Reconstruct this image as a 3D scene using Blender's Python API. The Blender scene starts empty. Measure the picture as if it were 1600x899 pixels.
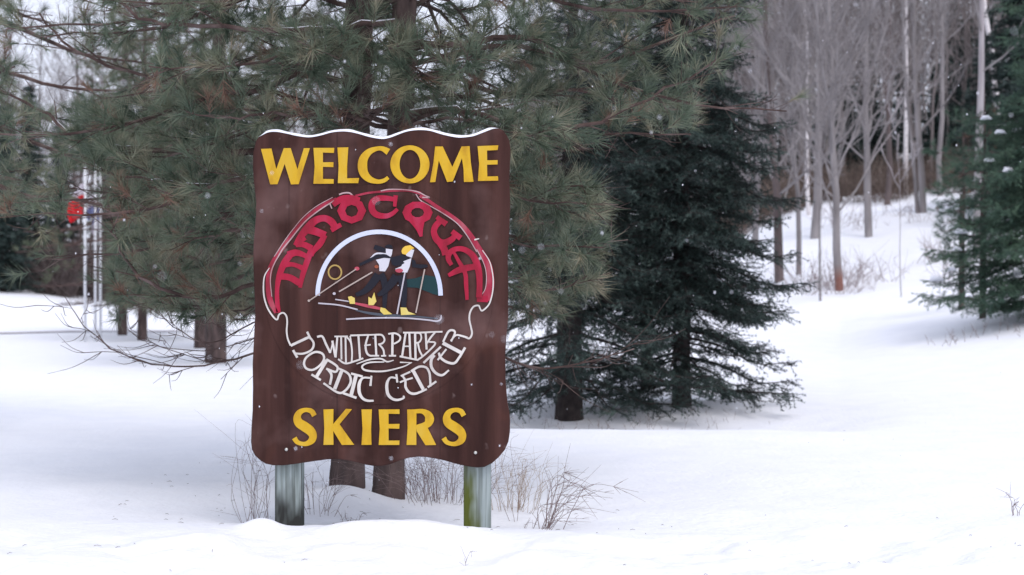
import bpy, math, random
import numpy as np
from mathutils import Vector, Matrix
from mathutils.geometry import tessellate_polygon

# ------------------------------------------------------------------ camera, sky, sun, exposure
scene = bpy.context.scene
F = 2462.0            # focal length in pixels of the 1600 px wide photograph
CZ = 1.2              # eye height above the snow at the sign (metres)
HY = 449.5
cam_d = bpy.data.cameras.new('camera'); cam = bpy.data.objects.new('camera', cam_d)
scene.collection.objects.link(cam); scene.camera = cam
cam.location = (0, 0, CZ); cam.rotation_euler = (math.radians(90), 0, 0)
cam_d.sensor_width = 36; cam_d.lens = 36 * F / 1600
cam_d.clip_start = 0.1; cam_d.clip_end = 2000
cam_d.dof.use_dof = True; cam_d.dof.focus_distance = 7.9; cam_d.dof.aperture_fstop = 3.2

SUN_EL, SUN_AZ = math.radians(58), math.radians(150)
w = bpy.data.worlds.new('World'); scene.world = w; w.use_nodes = True
nt = w.node_tree; bg = nt.nodes['Background']
sky = nt.nodes.new('ShaderNodeTexSky'); sky.sky_type = 'NISHITA'; sky.sun_disc = False
sky.sun_elevation = SUN_EL; sky.sun_rotation = SUN_AZ
sky.air_density = 1.0; sky.dust_density = 6.0; sky.ozone_density = 1.5
# an overcast: the clear sky veiled by an even pale cloud layer
mx = nt.nodes.new('ShaderNodeMix'); mx.data_type = 'RGBA'; mx.inputs[0].default_value = .82
nt.links.new(sky.outputs[0], mx.inputs[6]); mx.inputs[7].default_value = (5.5, 5.75, 6.75, 1)
nt.links.new(mx.outputs[2], bg.inputs[0]); bg.inputs[1].default_value = 0.13
sd = bpy.data.lights.new('sun', 'SUN'); sd.energy = 0.75; sd.angle = math.radians(25); sd.color = (1.0, 0.96, 0.93)
so = bpy.data.objects.new('sun', sd); scene.collection.objects.link(so)
sdir = Vector((math.sin(SUN_AZ) * math.cos(SUN_EL), math.cos(SUN_AZ) * math.cos(SUN_EL), math.sin(SUN_EL)))
so.rotation_euler = sdir.to_track_quat('Z', 'Y').to_euler(); so.location = (0, -5, 20)
scene.view_settings.view_transform = 'Standard'; scene.view_settings.look = 'None'
scene.view_settings.exposure = 0.57; scene.view_settings.gamma = 1.0

# ------------------------------------------------------------------ helpers
rng = np.random.default_rng(7)
COL = scene.collection

def lin(r, g, b):
    f = lambda c: (c / 12.92 if c <= .04045 else ((c + .055) / 1.055) ** 2.4)
    return (f(r / 255), f(g / 255), f(b / 255), 1)

def at(px, py, Y):
    return np.array([(px - 800) / F * Y, Y, CZ - (py - HY) / F * Y])

def tag(o, label=None, cat=None, group=None, kind=None):
    if label: o['label'] = label
    if cat: o['category'] = cat
    if group: o['group'] = group
    if kind: o['kind'] = kind
    return o

def thing(name, loc, label, cat, group=None):
    o = bpy.data.objects.new(name, None); COL.objects.link(o)
    o.location = [float(v) for v in loc]; o.empty_display_size = .1
    return tag(o, label, cat, group)

class Geo:
    """triangle collector"""
    def __init__(s): s.V = []; s.T = []; s.M = []; s.n = 0
    def add(s, v, t, m=0):
        v = np.asarray(v, float).reshape(-1, 3); t = np.asarray(t, np.int64).reshape(-1, 3)
        s.V.append(v); s.T.append(t + s.n); s.M.append(np.full(len(t), m, np.int32)); s.n += len(v)
    def arrays(s): return np.concatenate(s.V), np.concatenate(s.T), np.concatenate(s.M)

def build(name, geo, mats, parent=None, smooth=True, origin=None):
    V, T, M = geo.arrays() if isinstance(geo, Geo) else geo
    if origin is None: origin = np.array(parent.matrix_world.translation) if False else (np.array(parent.location) if parent else np.zeros(3))
    V = V - np.asarray(origin, float)
    me = bpy.data.meshes.new(name)
    me.vertices.add(len(V)); me.vertices.foreach_set('co', V.astype(np.float32).ravel())
    me.loops.add(len(T) * 3); me.loops.foreach_set('vertex_index', T.astype(np.int32).ravel())
    me.polygons.add(len(T)); me.polygons.foreach_set('loop_start', np.arange(0, len(T) * 3, 3, dtype=np.int32))
    me.polygons.foreach_set('use_smooth', np.full(len(T), smooth))
    if not isinstance(mats, (list, tuple)): mats = [mats]
    for m in mats: me.materials.append(m)
    me.polygons.foreach_set('material_index', M.astype(np.int32))
    me.update(); me.validate()
    o = bpy.data.objects.new(name, me); COL.objects.link(o)
    if parent is not None: o.parent = parent
    return o

def catmull(P, n=6, closed=False):
    P = np.asarray(P, float)
    if len(P) < 3: return P
    if closed: Q = np.vstack([P[-1], P, P[0], P[1]])
    else: Q = np.vstack([2 * P[0] - P[1], P, 2 * P[-1] - P[-2]])
    out = []
    for i in range(1, len(Q) - 2):
        p0, p1, p2, p3 = Q[i - 1], Q[i], Q[i + 1], Q[i + 2]
        for k in range(n):
            t = k / n
            out.append(.5 * ((2 * p1) + (-p0 + p2) * t + (2 * p0 - 5 * p1 + 4 * p2 - p3) * t * t + (-p0 + 3 * p1 - 3 * p2 + p3) * t ** 3))
    if not closed: out.append(Q[-2])
    return np.array(out)

def tube(geo, P, R, sides=5, m=0, cap=False):
    P = np.asarray(P, float); n = len(P); R = np.broadcast_to(np.asarray(R, float), (n,))
    T = np.gradient(P, axis=0); T /= np.linalg.norm(T, axis=1)[:, None] + 1e-9
    ref = np.array([0, 0, 1.]) if abs(T[0][2]) < .9 else np.array([1., 0, 0])
    A = np.cross(T, ref); A /= np.linalg.norm(A, axis=1)[:, None] + 1e-9
    B = np.cross(T, A)
    a = np.arange(sides) * 2 * math.pi / sides
    V = P[:, None] + R[:, None, None] * (np.cos(a)[None, :, None] * A[:, None] + np.sin(a)[None, :, None] * B[:, None])
    i = np.arange(n - 1)[:, None]; j = np.arange(sides)[None]; j2 = (j + 1) % sides
    q = np.stack([i * sides + j, i * sides + j2, (i + 1) * sides + j2, (i + 1) * sides + j], -1).reshape(-1, 4)
    t = np.concatenate([q[:, [0, 1, 2]], q[:, [0, 2, 3]]])
    V = V.reshape(-1, 3)
    if cap:
        V = np.vstack([V, P[0], P[-1]]); k = n * sides
        jj = np.arange(sides); j3 = (jj + 1) % sides
        t = np.concatenate([t, np.stack([np.full(sides, k), j3, jj], -1), np.stack([np.full(sides, k + 1), (n - 1) * sides + jj, (n - 1) * sides + j3], -1)])
    geo.add(V, t, m)

def vnoise(x, y, s=1.0, seed=0):
    x = np.asarray(x, float) / s + seed * 17.3; y = np.asarray(y, float) / s + seed * 9.1
    xi = np.floor(x); yi = np.floor(y); fx = x - xi; fy = y - yi
    fx = fx * fx * (3 - 2 * fx); fy = fy * fy * (3 - 2 * fy)
    h = lambda a, b: np.modf(np.abs(np.sin(a * 127.1 + b * 311.7 + seed) * 43758.5453))[0]
    return (h(xi, yi) * (1 - fx) + h(xi + 1, yi) * fx) * (1 - fy) + (h(xi, yi + 1) * (1 - fx) + h(xi + 1, yi + 1) * fx) * fy - .5

def sm(t): t = np.clip(t, 0, 1); return t * t * (3 - 2 * t)

def G(x, y):
    """height of the snow"""
    x = np.asarray(x, float); y = np.asarray(y, float)
    px = np.clip(800 + F * x / np.maximum(y, 2.0), -1500, 3500)
    w = sm((px - 820) / 500)
    hill = np.interp(y, [0, 19, 25, 30, 35, 40, 46, 55, 70, 110, 200, 400], [0, 0, .12, .42, .94, 1.75, 2.9, 3.9, 5.8, 11.5, 17, 20])
    extra = np.clip((px - 1313) / 300, 0, 1.2) * np.interp(y, [0, 17, 21, 25, 35, 48, 60], [0, .05, .3, .62, .8, .9, .9])
    left = np.interp(y, [0, 40, 50, 62, 110, 200, 400], [0, 0, .3, 1.1, 4, 8, 10]) * (1 - .93 * sm((px + 60) / 420))
    z = w * hill + w * extra + (1 - w) * left
    cw = sm((px - 600) / 200) * (1 - sm((px - 1230) / 200))
    z = z + cw * (.035 * np.exp(-((y - 12.8) / .5) ** 2) - .12 * np.exp(-((y - 14.6) / 1.1) ** 2))
    z = z + .13 * np.exp(-((x + .96) / .27) ** 2 - ((y - 8.72) / .36) ** 2)
    z = z + .06 * np.exp(-((x + 1.2) / .10) ** 2 - ((y - 7.55) / .12) ** 2) + .03 * np.exp(-((x + 1.45) / .2) ** 2 - ((y - 7.6) / .2) ** 2)
    z = z + .055 * np.exp(-((x + .52) / .34) ** 4 - ((y - 7.6) / .16) ** 2) + .02 * np.exp(-((x + .8) / .12) ** 2 - ((y - 7.5) / .1) ** 2)
    z = z - .05 * np.exp(-((x + .45) / .6) ** 2 - ((y - 8.2) / .2) ** 2)
    near = np.exp(-np.maximum(y - 8, 0) / 14)
    z = z + near * (.10 * vnoise(x, y, 2.3, 1) + .045 * vnoise(x, y, .8, 2) + .018 * vnoise(x, y, .33, 3) + .007 * vnoise(x, y, .12, 4)) * .75 + .085 * np.exp(-((y - 7.0) / .75) ** 2) * (vnoise(x, y, .42, 8) + .55 * vnoise(x, y, .17, 9) + .16 * vnoise(x, y, .06, 10))
    z = z + .35 * sm((y - 20) / 20) * w * vnoise(x, y, 3.0, 5) + .12 * sm((y - 20) / 20) * vnoise(x, y, 1.1, 6) * (w + .3)
    for fx, fy in ((-1.72, 6.95), (-1.5, 7.05), (-1.28, 6.9), (-2.05, 7.1), (.05, 6.75), (-.35, 6.8), (1.0, 6.8), (-.8, 7.0)):
        z = z - .035 * np.exp(-((x - fx) / .11) ** 2 - ((y - fy) / .07) ** 2)
    return z

def gz(x, y): return float(G(x, y))
def ground_at(px, Y): x = (px - 800) / F * Y; return np.array([x, Y, gz(x, Y)])

# ------------------------------------------------------------------ materials
def mat(name, base, rough=.8, spec=.3):
    m = bpy.data.materials.new(name); m.use_nodes = True
    b = m.node_tree.nodes['Principled BSDF']
    b.inputs['Base Color'].default_value = base if len(base) == 4 else (*base, 1)
    b.inputs['Roughness'].default_value = rough; b.inputs['Specular IOR Level'].default_value = spec
    return m

def noisy(name, cols, scale=8, rough=.85, stretch=(1, 1, 1), bump=0, bscale=None, pos=None, spec=.25, detail=4):
    """material whose colour wanders over a ramp through noise in object space"""
    m = mat(name, cols[0], rough, spec); t = m.node_tree; b = t.nodes['Principled BSDF']
    tc = t.nodes.new('ShaderNodeTexCoord'); mp = t.nodes.new('ShaderNodeMapping'); mp.inputs['Scale'].default_value = stretch
    t.links.new(tc.outputs['Object'], mp.inputs[0])
    n = t.nodes.new('ShaderNodeTexNoise'); n.inputs['Scale'].default_value = scale; n.inputs['Detail'].default_value = detail
    t.links.new(mp.outputs[0], n.inputs['Vector'])
    r = t.nodes.new('ShaderNodeValToRGB'); el = r.color_ramp.elements
    pos = pos or [.3 + .4 * i / (len(cols) - 1) for i in range(len(cols))]
    el[0].position = pos[0]; el[0].color = cols[0]; el[1].position = pos[-1]; el[1].color = cols[-1]
    for p, c in list(zip(pos, cols))[1:-1]: e = el.new(p); e.color = c
    t.links.new(n.outputs['Fac'], r.inputs[0]); t.links.new(r.outputs[0], b.inputs['Base Color'])
    if bump:
        n2 = t.nodes.new('ShaderNodeTexNoise'); n2.inputs['Scale'].default_value = bscale or scale * 2; n2.inputs['Detail'].default_value = 5
        t.links.new(mp.outputs[0], n2.inputs['Vector'])
        bp = t.nodes.new('ShaderNodeBump'); bp.inputs['Strength'].default_value = 1; bp.inputs['Distance'].default_value = bump
        t.links.new(n2.outputs['Fac'], bp.inputs['Height']); t.links.new(bp.outputs[0], b.inputs['Normal'])
    return m

def C(r, g, b): return (r, g, b, 1)
M_snow = noisy('snow', [C(.82, .84, .90), C(.87, .885, .935)], 3, .6, bump=.010, bscale=24, spec=.2)
M_snowcap = mat('packed_snow', C(.84, .85, .92), .6, .2)
M_needle = noisy('pine_needles', [C(.055, .085, .058), C(.12, .157, .105), C(.22, .228, .155), C(.34, .27, .19)], 4.5, .55, pos=[.32, .48, .60, .74], spec=.35)
M_needle_old = noisy('browned_pine_needles', [C(.15, .10, .07), C(.27, .155, .115)], 8, .7)
M_needle_far = noisy('far_pine_needles', [C(.06, .085, .055), C(.11, .135, .085), C(.19, .18, .12)], 1.2, .6)
M_spruce = noisy('spruce_needles', [C(.008, .017, .015), C(.028, .050, .044), C(.13, .18, .155)], 5, .55, pos=[.38, .54, .74], spec=.3)
M_spruce_g = noisy('green_spruce_needles', [C(.035, .07, .055), C(.07, .125, .085), C(.12, .19, .12)], 3, .6)
M_bark_pine = noisy('red_pine_bark', [C(.035, .026, .026), C(.09, .065, .06), C(.17, .12, .11)], 9, .95, (1, 1, .3), bump=.03, bscale=16)
M_branch = noisy('pine_branch_bark', [C(.045, .03, .028), C(.10, .065, .058), C(.20, .15, .14)], 7, .9)
M_sbark = noisy('spruce_bark', [C(.022, .018, .019), C(.055, .044, .042)], 14, .95, bump=.006)
M_bare = noisy('grey_bark', [C(.17, .155, .155), C(.25, .23, .23), C(.34, .315, .315)], 2.5, .9, (1, 1, .3))
M_bare_d = noisy('dark_grey_bark', [C(.08, .062, .06), C(.15, .12, .115)], 3, .9, (1, 1, .3))
M_bare_m = noisy('mid_grey_bark', [C(.12, .10, .098), C(.19, .165, .16), C(.29, .26, .25)], .4, .9, (1, 1, .3))
M_bare_l = noisy('pale_grey_bark', [C(.28, .25, .26), C(.42, .39, .40)], 3, .9, (1, 1, .3))
M_birch = noisy('birch_bark', [C(.10, .08, .08), C(.62, .58, .58), C(.72, .68, .68)], 5, .8, (1, 1, 4), pos=[.28, .36, .6])
M_birch_t = mat('birch_twig', C(.17, .12, .11), .9)
M_weed = noisy('dry_weed', [C(.30, .22, .17), C(.48, .38, .29)], 5, .9)
M_weed_p = noisy('purple_brown_twig', [C(.17, .12, .12), C(.28, .21, .20)], 5, .9)
M_fern = noisy('russet_brush', [C(.08, .055, .045), C(.17, .13, .11), C(.27, .22, .19)], 3, .95)
M_white = mat('white_pole_paint', C(.72, .73, .76), .5)

# sign materials
def board_material():
    m = mat('brown_sign_paint', C(.08, .04, .035), .8, .12); t = m.node_tree; b = t.nodes['Principled BSDF']; L = t.links
    tc = t.nodes.new('ShaderNodeTexCoord'); sep = t.nodes.new('ShaderNodeSeparateXYZ'); L.new(tc.outputs['Object'], sep.inputs[0])
    def ns(scale, st, det=5):
        mp = t.nodes.new('ShaderNodeMapping'); mp.inputs['Scale'].default_value = st; L.new(tc.outputs['Object'], mp.inputs[0])
        n = t.nodes.new('ShaderNodeTexNoise'); n.inputs['Scale'].default_value = scale; n.inputs['Detail'].default_value = det; L.new(mp.outputs[0], n.inputs['Vector']); return n
    def ramp(src, els):
        r = t.nodes.new('ShaderNodeValToRGB'); e = r.color_ramp.elements
        e[0].position, e[0].color = els[0]; e[1].position, e[1].color = els[-1]
        for p, c in els[1:-1]: k = e.new(p); k.color = c
        L.new(src, r.inputs[0]); return r
    def mix(a, bb, fac, mode='MIX'):
        x = t.nodes.new('ShaderNodeMix'); x.data_type = 'RGBA'; x.blend_type = mode
        if hasattr(fac, 'links'): L.new(fac, x.inputs[0])
        else: x.inputs[0].default_value = fac
        for s, i in ((a, 6), (bb, 7)):
            if isinstance(s, tuple): x.inputs[i].default_value = s
            else: L.new(s, x.inputs[i])
        return x.outputs[2]
    streak = ramp(ns(9, (1.6, 1, .12)).outputs['Fac'], [(.3, C(.032, .0145, .0125)), (.5, C(.050, .0225, .019)), (.72, C(.074, .034, .029))])
    plank = ramp(ns(2.2, (3, 1, .02), 1).outputs['Fac'], [(.38, C(.76, .74, .76)), (.62, C(1.18, 1.14, 1.12))])
    c = mix(streak.outputs[0], plank.outputs[0], 1.0, 'MULTIPLY')
    fade = ramp(ns(2.6, (1, 1, 1), 4).outputs['Fac'], [(.50, C(0, 0, 0)), (.72, C(1, 1, 1))])
    c = mix(c, C(.13, .072, .066), fade.outputs[0])
    spk = ramp(ns(16, (1, 1, .8), 2).outputs['Fac'], [(.69, C(0, 0, 0)), (.80, C(.5, .5, .5))])
    c = mix(c, C(.24, .18, .17), spk.outputs[0])
    red = ramp(ns(5, (1, 1, .6), 3).outputs['Fac'], [(.56, C(0, 0, 0)), (.75, C(.45, .45, .45))])
    c = mix(c, C(.12, .045, .03), red.outputs[0])
    # seams between the vertical planks
    x0 = (595 - 800) / F * 7.7
    els = [(0, C(0, 0, 0))]
    for sx in (452, 527, 612, 688, 743):
        u = ((sx - 595) / F * 7.7 + .7) / 1.4
        els += [(u - .0016, C(0, 0, 0)), (u, C(.8, .8, .8)), (u + .0016, C(0, 0, 0))]
    els += [(1, C(0, 0, 0))]
    mr = t.nodes.new('ShaderNodeMapRange'); mr.inputs[1].default_value = -.7; mr.inputs[2].default_value = .7; L.new(sep.outputs[0], mr.inputs[0])
    seam = ramp(mr.outputs[0], els)
    c = mix(c, C(.022, .012, .012), seam.outputs[0])
    L.new(c, b.inputs['Base Color'])
    bp = t.nodes.new('ShaderNodeBump'); bp.inputs['Distance'].default_value = .002; bp.inputs['Strength'].default_value = .8
    g = ns(14, (3, 1, .12), 6); L.new(g.outputs['Fac'], bp.inputs['Height']); L.new(bp.outputs[0], b.inputs['Normal'])
    return m
M_board = board_material()
def paint(name, cols, sc=14, stretch=(1, 1, .4), **k): return noisy(name, cols, sc, .5, stretch, bump=.0008, bscale=60, spec=.3, **k)
M_yel = paint('yellow_paint', [C(.44, .235, .010), C(.60, .355, .011), C(.60, .39, .04)], pos=[.3, .5, .75])
M_red = paint('crimson_paint', [C(.24, .003, .020), C(.37, .004, .034), C(.40, .03, .08)], pos=[.35, .55, .8])
M_redb = paint('faded_red_paint', [C(.20, .008, .02), C(.34, .02, .05), C(.40, .12, .14)], pos=[.35, .55, .8])
M_cream = paint('cream_paint', [C(.50, .46, .43), C(.68, .64, .60)])
M_line = paint('thin_pink_white_line', [C(.34, .17, .18), C(.5, .38, .38)])
M_arch = paint('pale_blue_white_paint', [C(.52, .55, .70), C(.62, .65, .78)], 6)
M_navy = mat('navy_paint', C(.006, .006, .014), .5)
M_wht = mat('white_paint_chalky', C(.58, .57, .62), .6)
M_shoe = paint('shoe_yellow', [C(.62, .43, .04), C(.66, .56, .2)])
M_cap = mat('cap_yellow', C(.72, .46, .06), .5)
M_sunr = mat('ring_tan', C(.40, .27, .08), .6)
M_hill = mat('teal_green_paint', C(.004, .032, .036), .5)
M_pinkp = mat('pink_paint', C(.42, .06, .09), .5)
M_rust = mat('rust_paint', C(.28, .07, .03), .6)
M_pole = mat('pole_tan_paint', C(.42, .34, .30), .6)
M_ski = mat('ski_white_paint', C(.48, .44, .48), .6)
M_grey = mat('ski_shadow_grey_paint', C(.07, .08, .10), .6)
M_metal = mat('bolt_metal', C(.55, .55, .52), .4); M_metal.node_tree.nodes['Principled BSDF'].inputs['Metallic'].default_value = .6

def post_material(name, stain, a, seed):
    m = noisy(name, [C(.10, .11, .10), C(.24, .28, .27), C(.34, .39, .39)], 9, .9, (5, 5, .18), bump=.005, bscale=14, pos=[.3, .5, .62], spec=.1)
    t = m.node_tree; b = t.nodes['Principled BSDF']; L = t.links
    src = b.inputs['Base Color'].links[0].from_socket
    tc = t.nodes.new('ShaderNodeTexCoord'); sep = t.nodes.new('ShaderNodeSeparateXYZ'); L.new(tc.outputs['Object'], sep.inputs[0])
    n = t.nodes.new('ShaderNodeTexNoise'); n.inputs['Scale'].default_value = 9
    mp = t.nodes.new('ShaderNodeMapping'); mp.inputs['Scale'].default_value = (2, 2, .6); mp.inputs['Location'].default_value = (seed, 0, 0)
    L.new(tc.outputs['Object'], mp.inputs[0]); L.new(mp.outputs[0], n.inputs[0])
    # stain climbs from the snow line up, ragged through noise
    ma = t.nodes.new('ShaderNodeMath'); ma.operation = 'MULTIPLY_ADD'; L.new(sep.outputs[2], ma.inputs[0]); ma.inputs[1].default_value = a[0]; ma.inputs[2].default_value = a[1]
    mb = t.nodes.new('ShaderNodeMath'); mb.operation = 'MULTIPLY_ADD'; L.new(sep.outputs[0], mb.inputs[0]); mb.inputs[1].default_value = a[2]; L.new(ma.outputs[0], mb.inputs[2])
    mc = t.nodes.new('ShaderNodeMath'); mc.operation = 'ADD'; L.new(mb.outputs[0], mc.inputs[0]); L.new(n.outputs['Fac'], mc.inputs[1])
    r = t.nodes.new('ShaderNodeValToRGB'); r.color_ramp.elements[0].position = .38; r.color_ramp.elements[1].position = .85
    L.new(mc.outputs[0], r.inputs[0])
    x = t.nodes.new('ShaderNodeMix'); x.data_type = 'RGBA'; L.new(r.outputs[0], x.inputs[0]); L.new(src, x.inputs[6]); x.inputs[7].default_value = stain
    L.new(x.outputs[2], b.inputs['Base Color']); return m

# ------------------------------------------------------------------ the snow: one sheet out to the horizon
def make_ground():
    r = np.concatenate([[0.0], np.geomspace(1, 5.5, 10)[:-1], np.geomspace(5.5, 18, 300)[:-1], np.geomspace(18, 90, 190)[:-1], np.geomspace(90, 900, 26)])
    front = np.radians(np.linspace(-26, 26, 520)); back = np.radians(np.linspace(26, 334, 60))[1:-1]
    a = np.concatenate([front, back]); na = len(a)
    R, A = np.meshgrid(r, a, indexing='ij'); X = R * np.sin(A); Y = R * np.cos(A)
    Z = G(X, Y) * np.where(R > 200, np.clip(1 - (R - 200) / 2000, 0, 1), 1)
    Z = np.where(Y < 1, Z * 0, Z)
    V = np.stack([X, Y, Z], -1).reshape(-1, 3)
    i = np.arange(len(r) - 1)[:, None]; j = np.arange(na)[None]; j2 = (j + 1) % na
    q = np.stack([i * na + j, i * na + j2, (i + 1) * na + j2, (i + 1) * na + j], -1).reshape(-1, 4)
    t = np.concatenate([q[:, [0, 2, 1]], q[:, [0, 3, 2]]]); t = t[(t[:, 0] != t[:, 1])]
    g = Geo(); g.add(V, t)
    o = build('snow_ground', g, M_snow); tag(o, 'uneven white snow covering the field and the hillside', None, None, 'structure')
make_ground()
g = Geo()   # the faint track across the far left field
P = np.array([ground_at(px, Y) for px, Y in ((-500, 39), (-200, 40), (0, 40.5), (100, 41.5), (190, 42), (300, 43), (390, 43.5))])
P = catmull(P, 8); P[:, 2] = [gz(p[0], p[1]) + .012 for p in P]
side = np.array([0, .35, 0]); A_ = P - side; B_ = P + side
A_[:, 2] = [gz(p[0], p[1]) + .02 for p in A_]; B_[:, 2] = [gz(p[0], p[1]) + .02 for p in B_]
n = len(P); i = np.arange(n - 1)
g.add(np.vstack([A_, B_]), np.concatenate([np.stack([i, i + 1, n + i + 1], -1), np.stack([i, n + i + 1, n + i], -1)]))
tag(build('ski_track', g, noisy('packed_track_snow', [C(.42, .38, .40), C(.6, .57, .6)], 2)), 'faint greyish packed track crossing the far left field', None, None, 'structure')

# ------------------------------------------------------------------ the sign
SY = 7.7; K = SY / F
sign = thing('welcome_sign', ((595 - 800) * K, SY, 0.0), 'large brown wooden welcome sign with yellow lettering standing on two posts in the snow', 'sign')

def cc(ox, oy, s=8.0): return lambda pts: [(ox + x / s, oy + y / s) for x, y in pts]
A = cc(400, 210); B = cc(590, 210); Cc = cc(440, 620); D = cc(560, 620); E = cc(400, 290); Fq = cc(400, 390)
Gq = cc(590, 290); H = cc(590, 390); J = cc(430, 480); Jb = cc(430, 540); I = cc(580, 470); Jc = cc(580, 540)
KK = cc(530, 370, 16); LL = cc(580, 370, 16); MM = cc(530, 420, 16)

class Art:
    """raised, cut-out paint-grade shapes fixed on the face of the board; every next shape stands a hair prouder"""
    def __init__(s, h0=.004, step=.00022): s.g = Geo(); s.mats = []; s.h = h0; s.step = step
    def mi(s, m):
        if m not in s.mats: s.mats.append(m)
        return s.mats.index(m)
    def w(s, P, h): P = np.asarray(P, float); return np.stack([(P[:, 0] - 800) * K, np.full(len(P), SY - h), CZ - (P[:, 1] - HY) * K], -1)
    def poly(s, pts, m, h=None):
        h = s.h if h is None else h; s.h += s.step
        P = np.asarray(pts, float); n = len(P)
        area = np.sum(P[:, 0] * np.roll(P[:, 1], -1) - np.roll(P[:, 0], -1) * P[:, 1])
        if area > 0: P = P[::-1]
        fr = s.w(P, h); bk = s.w(P, -.002)
        tr = tessellate_polygon([[Vector((p[0], p[1], 0)) for p in P]])
        i = np.arange(n); j = (i + 1) % n
        t = np.concatenate([np.array(tr), np.stack([i, n + i, n + j], -1), np.stack([i, n + j, j], -1)])
        s.g.add(np.vstack([fr, bk]), t, s.mi(m))
    def stroke(s, pts, wd, m, closed=False, n=5):
        h = s.h; s.h += s.step
        wd = np.broadcast_to(np.asarray(wd, float), (len(pts),))
        Q = catmull(np.column_stack([np.asarray(pts, float), wd]), n, closed) if len(pts) > 2 else np.column_stack([np.asarray(pts, float), wd])
        P = Q[:, :2]; W = np.maximum(Q[:, 2], .3) * (.9 if m in (M_red, M_cream) else 1)
        T = (np.roll(P, -1, 0) - np.roll(P, 1, 0)) if closed else np.gradient(P, axis=0)
        T /= np.linalg.norm(T, axis=1)[:, None] + 1e-9; N = np.stack([-T[:, 1], T[:, 0]], -1)
        Lp = P + N * W[:, None] / 2; Rp = P - N * W[:, None] / 2; k = len(P)
        V = np.vstack([s.w(Lp, h), s.w(Rp, h), s.w(Lp, -.002), s.w(Rp, -.002)])
        i = np.arange(k if closed else k - 1); j = (i + 1) % k
        t = [np.stack([i, j, k + j], -1), np.stack([i, k + j, k + i], -1),
             np.stack([i, 2 * k + i, 2 * k + j], -1), np.stack([i, 2 * k + j, j], -1),
             np.stack([k + i, k + j, 3 * k + j], -1), np.stack([k + i, 3 * k + j, 3 * k + i], -1)]
        if not closed:
            for e in (0, k - 1): t.append(np.array([[e, k + e, 3 * k + e], [e, 3 * k + e, 2 * k + e]]))
        s.g.add(V, np.concatenate(t), s.mi(m))
    def ring(s, cx, cy, rx, ry, ix, iy, m, n=40):
        a = np.arange(n) * 2 * math.pi / n; o = np.stack([cx + rx * np.cos(a), cy + ry * np.sin(a)], -1); q = np.stack([cx + ix * np.cos(a), cy + iy * np.sin(a)], -1)
        h = s.h; s.h += s.step; i = np.arange(n); j = (i + 1) % n
        V = np.vstack([s.w(o, h), s.w(q, h), s.w(o, -.002), s.w(q, -.002)])
        t = np.concatenate([np.stack([i, j, n + j], -1), np.stack([i, n + j, n + i], -1), np.stack([i, 2 * n + i, 2 * n + j], -1), np.stack([i, 2 * n + j, j], -1),
                            np.stack([n + i, n + j, 3 * n + j], -1), np.stack([n + i, 3 * n + j, 3 * n + i], -1)])
        s.g.add(V, t, s.mi(m))
    def disc(s, cx, cy, rx, ry, m, n=20):
        a = np.arange(n) * 2 * math.pi / n; s.poly(np.stack([cx + rx * np.cos(a), cy + ry * np.sin(a)], -1), m)
    def done(s, name, parent, label=None):
        o = build(name, s.g, s.mats, parent, smooth=False, origin=np.array(sign.location)); tag(o, label); return o
w8 = lambda ws: [x / 8 for x in ws]

top = [(400, 220), (404, 214), (410, 210.5), (416, 207), (423.4, 205), (434, 205), (446.7, 207.5), (463, 211), (480, 213.5), (492, 212.5), (503.4, 210), (518, 206), (533.4, 204.3), (547, 205), (560, 208), (578, 213), (596.8, 216), (609, 214), (620, 210), (634, 205), (646.8, 202.6), (660, 202), (673.5, 203.8), (693, 209.5), (713.6, 213.5), (727, 213.5), (740, 211.5), (752, 207), (763.6, 202.5), (771, 200.5), (778.6, 200.3)]
rest = [(786, 204), (792, 211.7), (796, 220), (797.6, 232), (797, 255), (795.5, 280), (797, 305), (797, 330), (795.5, 365), (793.5, 400), (794, 450), (794, 500), (791, 530), (789.5, 556), (790, 595), (792.5, 626), (796, 645), (797, 658), (796.8, 675), (794.5, 690), (789, 703), (780, 714), (769, 724), (757, 730), (746, 731), (733.6, 729.5), (720, 727), (707, 723.5), (693, 719.5), (680, 716.8), (666, 714.5), (653.5, 714), (640, 715.5), (626.8, 719), (617, 723), (606.8, 726.5), (595, 728.5), (583.5, 728.5), (571, 726.5), (560, 723.5), (545, 720), (530, 717.8), (513, 718), (496.7, 720), (478, 722.8), (460, 725.5), (443, 727.5), (426.7, 727.5), (415, 725), (406.7, 720), (398, 712), (393.3, 702), (392, 690), (392.5, 673), (394.5, 640), (395, 606), (394.5, 570), (396, 540), (398.5, 490), (397, 447), (395.5, 410), (396, 380), (399.5, 340), (400, 315), (396.5, 285), (394.8, 260), (395.5, 238)]
outline = np.array(top + rest)
def board():
    P = outline; n = len(P); a = Art(); th = .045
    # rounded front edge: inset ring slightly behind the face ring
    T = np.roll(P, -1, 0) - np.roll(P, 1, 0); T /= np.linalg.norm(T, axis=1)[:, None]; N = np.stack([-T[:, 1], T[:, 0]], -1)
    inner = P + N * 1.6; mid = P + N * .5
    rings = [a.w(inner, 0), a.w(mid, -.0015), a.w(P, -.005), a.w(P, -th + .005), a.w(mid, -th + .0015), a.w(inner, -th)]
    tr = np.array(tessellate_polygon([[Vector((p[0], p[1], 0)) for p in inner]]))
    i = np.arange(n); j = (i + 1) % n; t = [tr, tr[:, ::-1] + 5 * n]
    for k in range(5): t += [np.stack([k * n + i, (k + 1) * n + i, (k + 1) * n + j], -1), np.stack([k * n + i, (k + 1) * n + j, k * n + j], -1)]
    g = Geo(); g.add(np.vstack(rings), np.concatenate(t)); return build('board', g, M_board, sign, smooth=False)
bo = board()
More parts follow.
